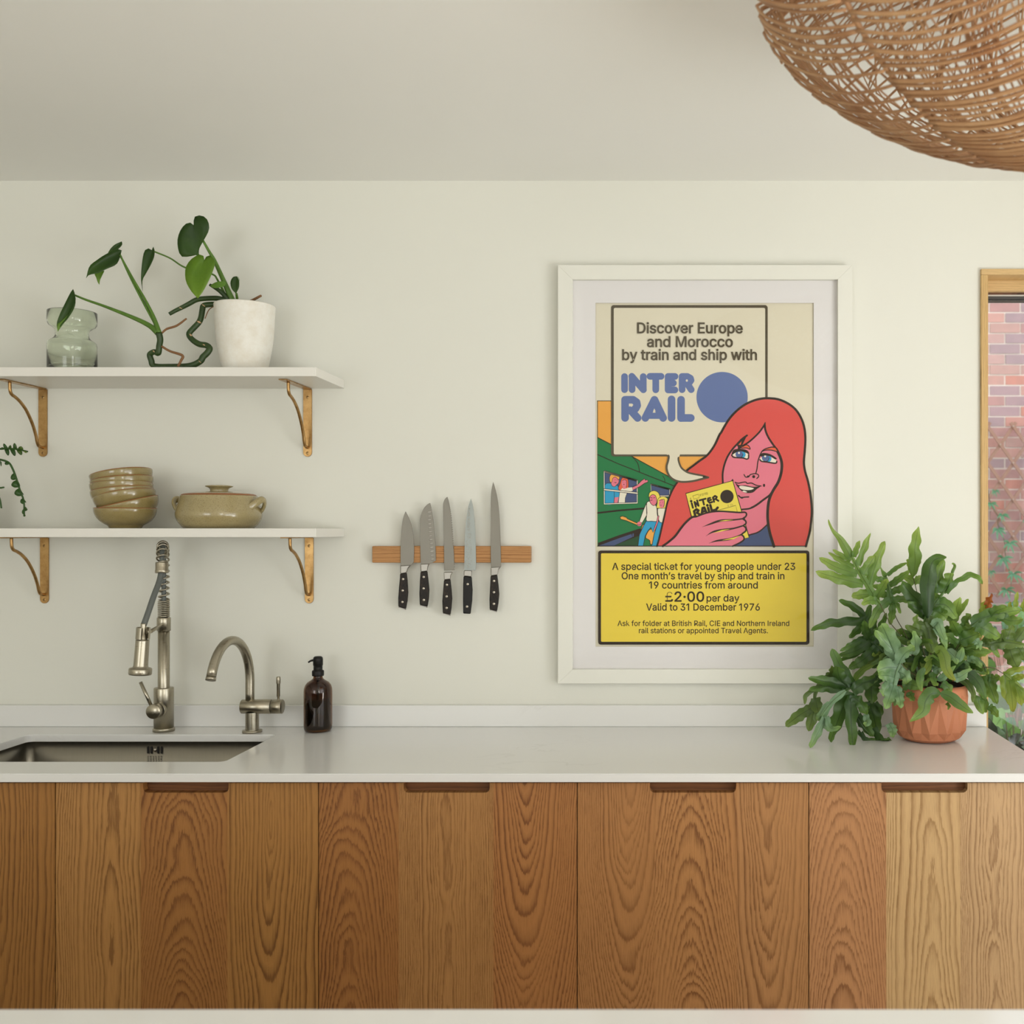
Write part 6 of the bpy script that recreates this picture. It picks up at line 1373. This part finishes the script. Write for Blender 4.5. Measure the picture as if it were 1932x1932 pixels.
# ------------------------------------------------------------------ garden seen through the window
YG = 4.6; pg = FPX / (YG + 3)
struct(MB().box((-3, .16, -.06), (7, 8, -.01)).build('ground', M['paving']), 'paved ground outside')
CH = 19.62 / pg; BLn = 58.7 / pg; z_l = PZ(589.8, YG); jx = PX(1925, YG)
bx0, bx1 = .9, 4.6
gw = struct(MB().box((bx0, YG + .001, 0), (bx1, YG + .3, 3.6)).build('wall_garden', M['mortar']), 'red brick garden wall beyond the window')
BM = []
for i, c in enumerate(((190,138,126),(196,148,136),(180,136,130),(164,138,140),(190,152,144),(194,132,116),(170,140,142),(186,146,136))):  # brick tones paled and muted to hold the window glass haze
    t = NT('brick_%d' % i if 0 else 'brick'); f = t.noise(t.pos(), 14, 4, .6)
    t.p(col=t.mix(t.ramp(f, [(.35, (0,)*3), (.7, (1,)*3)]), srgb(*c), srgb(*[int(v * .86 + 14) for v in c])), rough=.85); t.bump(t.noise(t.pos(), 120, 3), .3, .003); BM.append(t.m)
rb = random.Random(11); bmesh_cache = {}; rest = [MB() for _ in BM]
def brick_mesh(mi):
    if mi not in bmesh_cache:
        o = MB().box((0, 0, 0), (BLn - .011, .02, CH - .0105)).build('brick', BM[mi]); bmesh_cache[mi] = o.data; bpy.data.objects.remove(o)
    return bmesh_cache[mi]
nrow = int(3.6 / CH)
for r_ in range(-int(z_l / CH), nrow - int(z_l / CH)):
    z_ = z_l + r_ * CH + .005
    if z_ < .01 or z_ > 3.53: continue
    o_ = jx if r_ % 2 == 0 else jx - BLn / 2
    k0 = math.floor((bx0 - o_) / BLn); k = k0
    while o_ + (k + 1) * BLn < bx1:
        x_ = o_ + k * BLn + .0055; k += 1
        if x_ < bx0: continue
        mi = rb.randrange(len(BM)); dy = rb.uniform(-.004, .004)
        if 1.95 < x_ < 3.1 and z_ > .05:
            o = bpy.data.objects.new('brick', brick_mesh(mi)); COL.objects.link(o); o.location = (x_, YG - .006 + dy, z_); o.parent = gw
        else: rest[mi].box((x_, YG - .006 + dy, z_), (x_ + BLn - .011, YG + .014, z_ + CH - .0105))
for i, mb in enumerate(rest):
    if mb.v: o = mb.build('outer_bricks', BM[i], gw); o['kind'] = 'stuff'
# expanding trellis
YT = 4.52; tr_ = thing('garden_trellis', 'brown expanding diamond trellis fixed to the brick wall', 'trellis', P(1912, 960, YT))
nx, ny, hx2, hy2 = 1912, 804, 24.4, 34.6
ytop, ybot = 797, 1126; xl, xr = 1790, 2085
for sgn in (1, -1):
    for k in range(-14, 15):
        c_ = nx + 2 * hx2 * k
        def xat(y): return c_ + sgn * (y - ny) / hy2 * hx2
        pts = sorted([(xat(ytop), ytop), (xat(ybot), ybot)])
        (xa, ya), (xb, yb_) = pts
        if xb < xl or xa > xr: continue
        if xa < xl: ya = ya + (yb_ - ya) * (xl - xa) / (xb - xa); xa = xl
        if xb > xr: yb_ = ya + (yb_ - ya) * (xr - xa) / (xb - xa); xb = xr
        if xb - xa < 12: continue
        yy = YT + (.0 if sgn == 1 else .013)
        MB().bar(P(xa, ya, yy), P(xb, yb_, yy), .012, .019, (0, 1, 0)).build('slat', M['trellis'], tr_) if False else MB().bar(P(xa, ya, yy), P(xb, yb_, yy), .023, .011, (0, -1, 0)).build('slat', M['trellis'], tr_)
m = MB()
for i in range(-3, 4):
    for j in range(0, 10):
        px, py = nx + 2 * hx2 * i + (hx2 if j % 2 else 0), ny + hy2 * j
        if py < ybot and xl < px < xr: m.lathe([(0, .004), (.0035, .003), (.005, 0)], 8, Matrix.Translation(P(px, py, YT - .006)) @ Matrix.Rotation(R(90), 4, 'X'))
m.build('rivets', M['rivet'], tr_)
# climbing vine
M['vine'] = leafmat('creeper_leaf', srgb(76, 142, 96), srgb(96, 160, 110), srgb(50, 110, 76), .3, .2, .6, 20)
cv = thing('climbing_vine', 'small five-fingered creeper climbing the garden trellis', 'vine', P(1905, 1150, 4.48))
def V4(x, y, Y=4.46): return P(1850 + x * 82 / 792, 960 + y * 200 / 1932, Y)
MB().tube(cat([V4(560,2300), V4(530,1700), V4(555,1300), V4(460,900), V4(440,620), V4(380,430), V4(310,250), V4(330,150), V4(190,-90), V4(130,-350)], 6), .003, 6).build('stem', FM['stalk'], cv)
rv = random.Random(4)
for (cx, cy, sc) in ((395,120,.8),(310,375,1),(530,630,1.05),(415,900,1.1),(600,1190,1.15),(470,1480,1.05),(195,1150,.6),(190,-90,.8),(260,-320,.6),(900,150,1),(960,700,1),(1050,1250,1.1),(560,1720,1),(760,1830,1.1),(300,1790,1)):
    mb = MB(); c_ = V4(cx, cy, 4.45)
    for k in range(6):
        a = R(-190 + 200 * k / 5 + rv.uniform(-12, 12)); ln = .072 * sc * rv.uniform(.75, 1.1) * (1.0 if k in (1, 2, 3, 4) else .8)
        d = Vector((math.cos(a), -.35, math.sin(a))).normalized()
        strip(mb, [c_, c_ + d * ln * .5 + Vector((0, -.004, .006)), c_ + d * ln + Vector((0, -.01, -.006))], .016 * sc, 'blade', .3, .04, rv.uniform(-.4, .4), 6, rv.random() * 6, 0, .5, 6)
    mb.build('leaf', M['vine'], cv, fix=False)
# shrubs in pots just outside the window
M['shrub'] = leafmat('shrub_leaf', srgb(58, 96, 44), srgb(120, 160, 80), srgb(34, 62, 32), .28, .2, .6, 12)
M['shrub2'] = leafmat('shrub_leaf_light', srgb(110, 156, 80), srgb(150, 184, 100), srgb(80, 128, 60), .4, .35, .4, 12)
M['shrub3'] = leafmat('shrub_leaf_dark', srgb(30, 46, 28), srgb(60, 80, 40), srgb(20, 32, 22), .25, .1, .6, 12)
def shrub(label, cx, cy, Y, spread, hgt, nl, mats, lw, seed, name='garden_shrub'):
    r_ = random.Random(seed); top = P(cx, cy, Y)
    root = thing(name, label, 'shrub', (top.x, Y, -.01))
    stems = MB()
    base = Vector((top.x, Y, .0))
    for k in range(nl):
        a = r_.uniform(0, 2 * math.pi); rr_ = spread * math.sqrt(r_.random()); hz = top.z - hgt * r_.random() ** 1.2
        b = Vector((top.x + rr_ * math.cos(a), Y + rr_ * .7 * math.sin(a), hz))
        if b.y < .20: b.y = .20 + r_.random() * .05
        d = Vector((math.cos(a) * .8 + r_.uniform(-.3, .3), math.sin(a) * .5 - .3, r_.uniform(-.5, .35))).normalized(); ln = lw * r_.uniform(1.2, 2.0)
        if b.y + d.y * ln < .19: d.y = abs(d.y) * .3
        mb = MB(); strip(mb, [b, b + d * ln * .5 + Vector((0, 0, ln * .12)), b + d * ln], lw * r_.uniform(.7, 1.1), 'blade', .25, .08, r_.uniform(-.6, .6), 6, r_.random() * 6, 0, .8, 10)
        mb.build('leaf', r_.choice(mats), root, fix=False)
        stems.tube(cat([base + Vector((r_.uniform(-.03, .03), r_.uniform(-.03, .03), 0)), Vector((base.x * .5 + b.x * .5, b.y * .5 + Y * .5, hz * .55)), b], 4), .0018, 5)
    stems.build('stems', FM['stalk'], root)
shrub('dark glossy large-leaved shrub outside the window, below worktop level', 1925, 1392, .48, .26, .26, 84, [M['shrub3'], M['shrub'], M['shrub3']], .10, 3)
shrub('light green lobed plant outside, just above the worktop corner', 1918, 1335, 1.25, .24, .24, 30, [M['shrub2'], M['shrub'], M['shrub2']], .09, 4)
shrub('mid green bush at the foot of the brick wall', 1915, 1180, 3.4, .55, .75, 120, [M['shrub2'], M['vine'], M['shrub']], .11, 5)
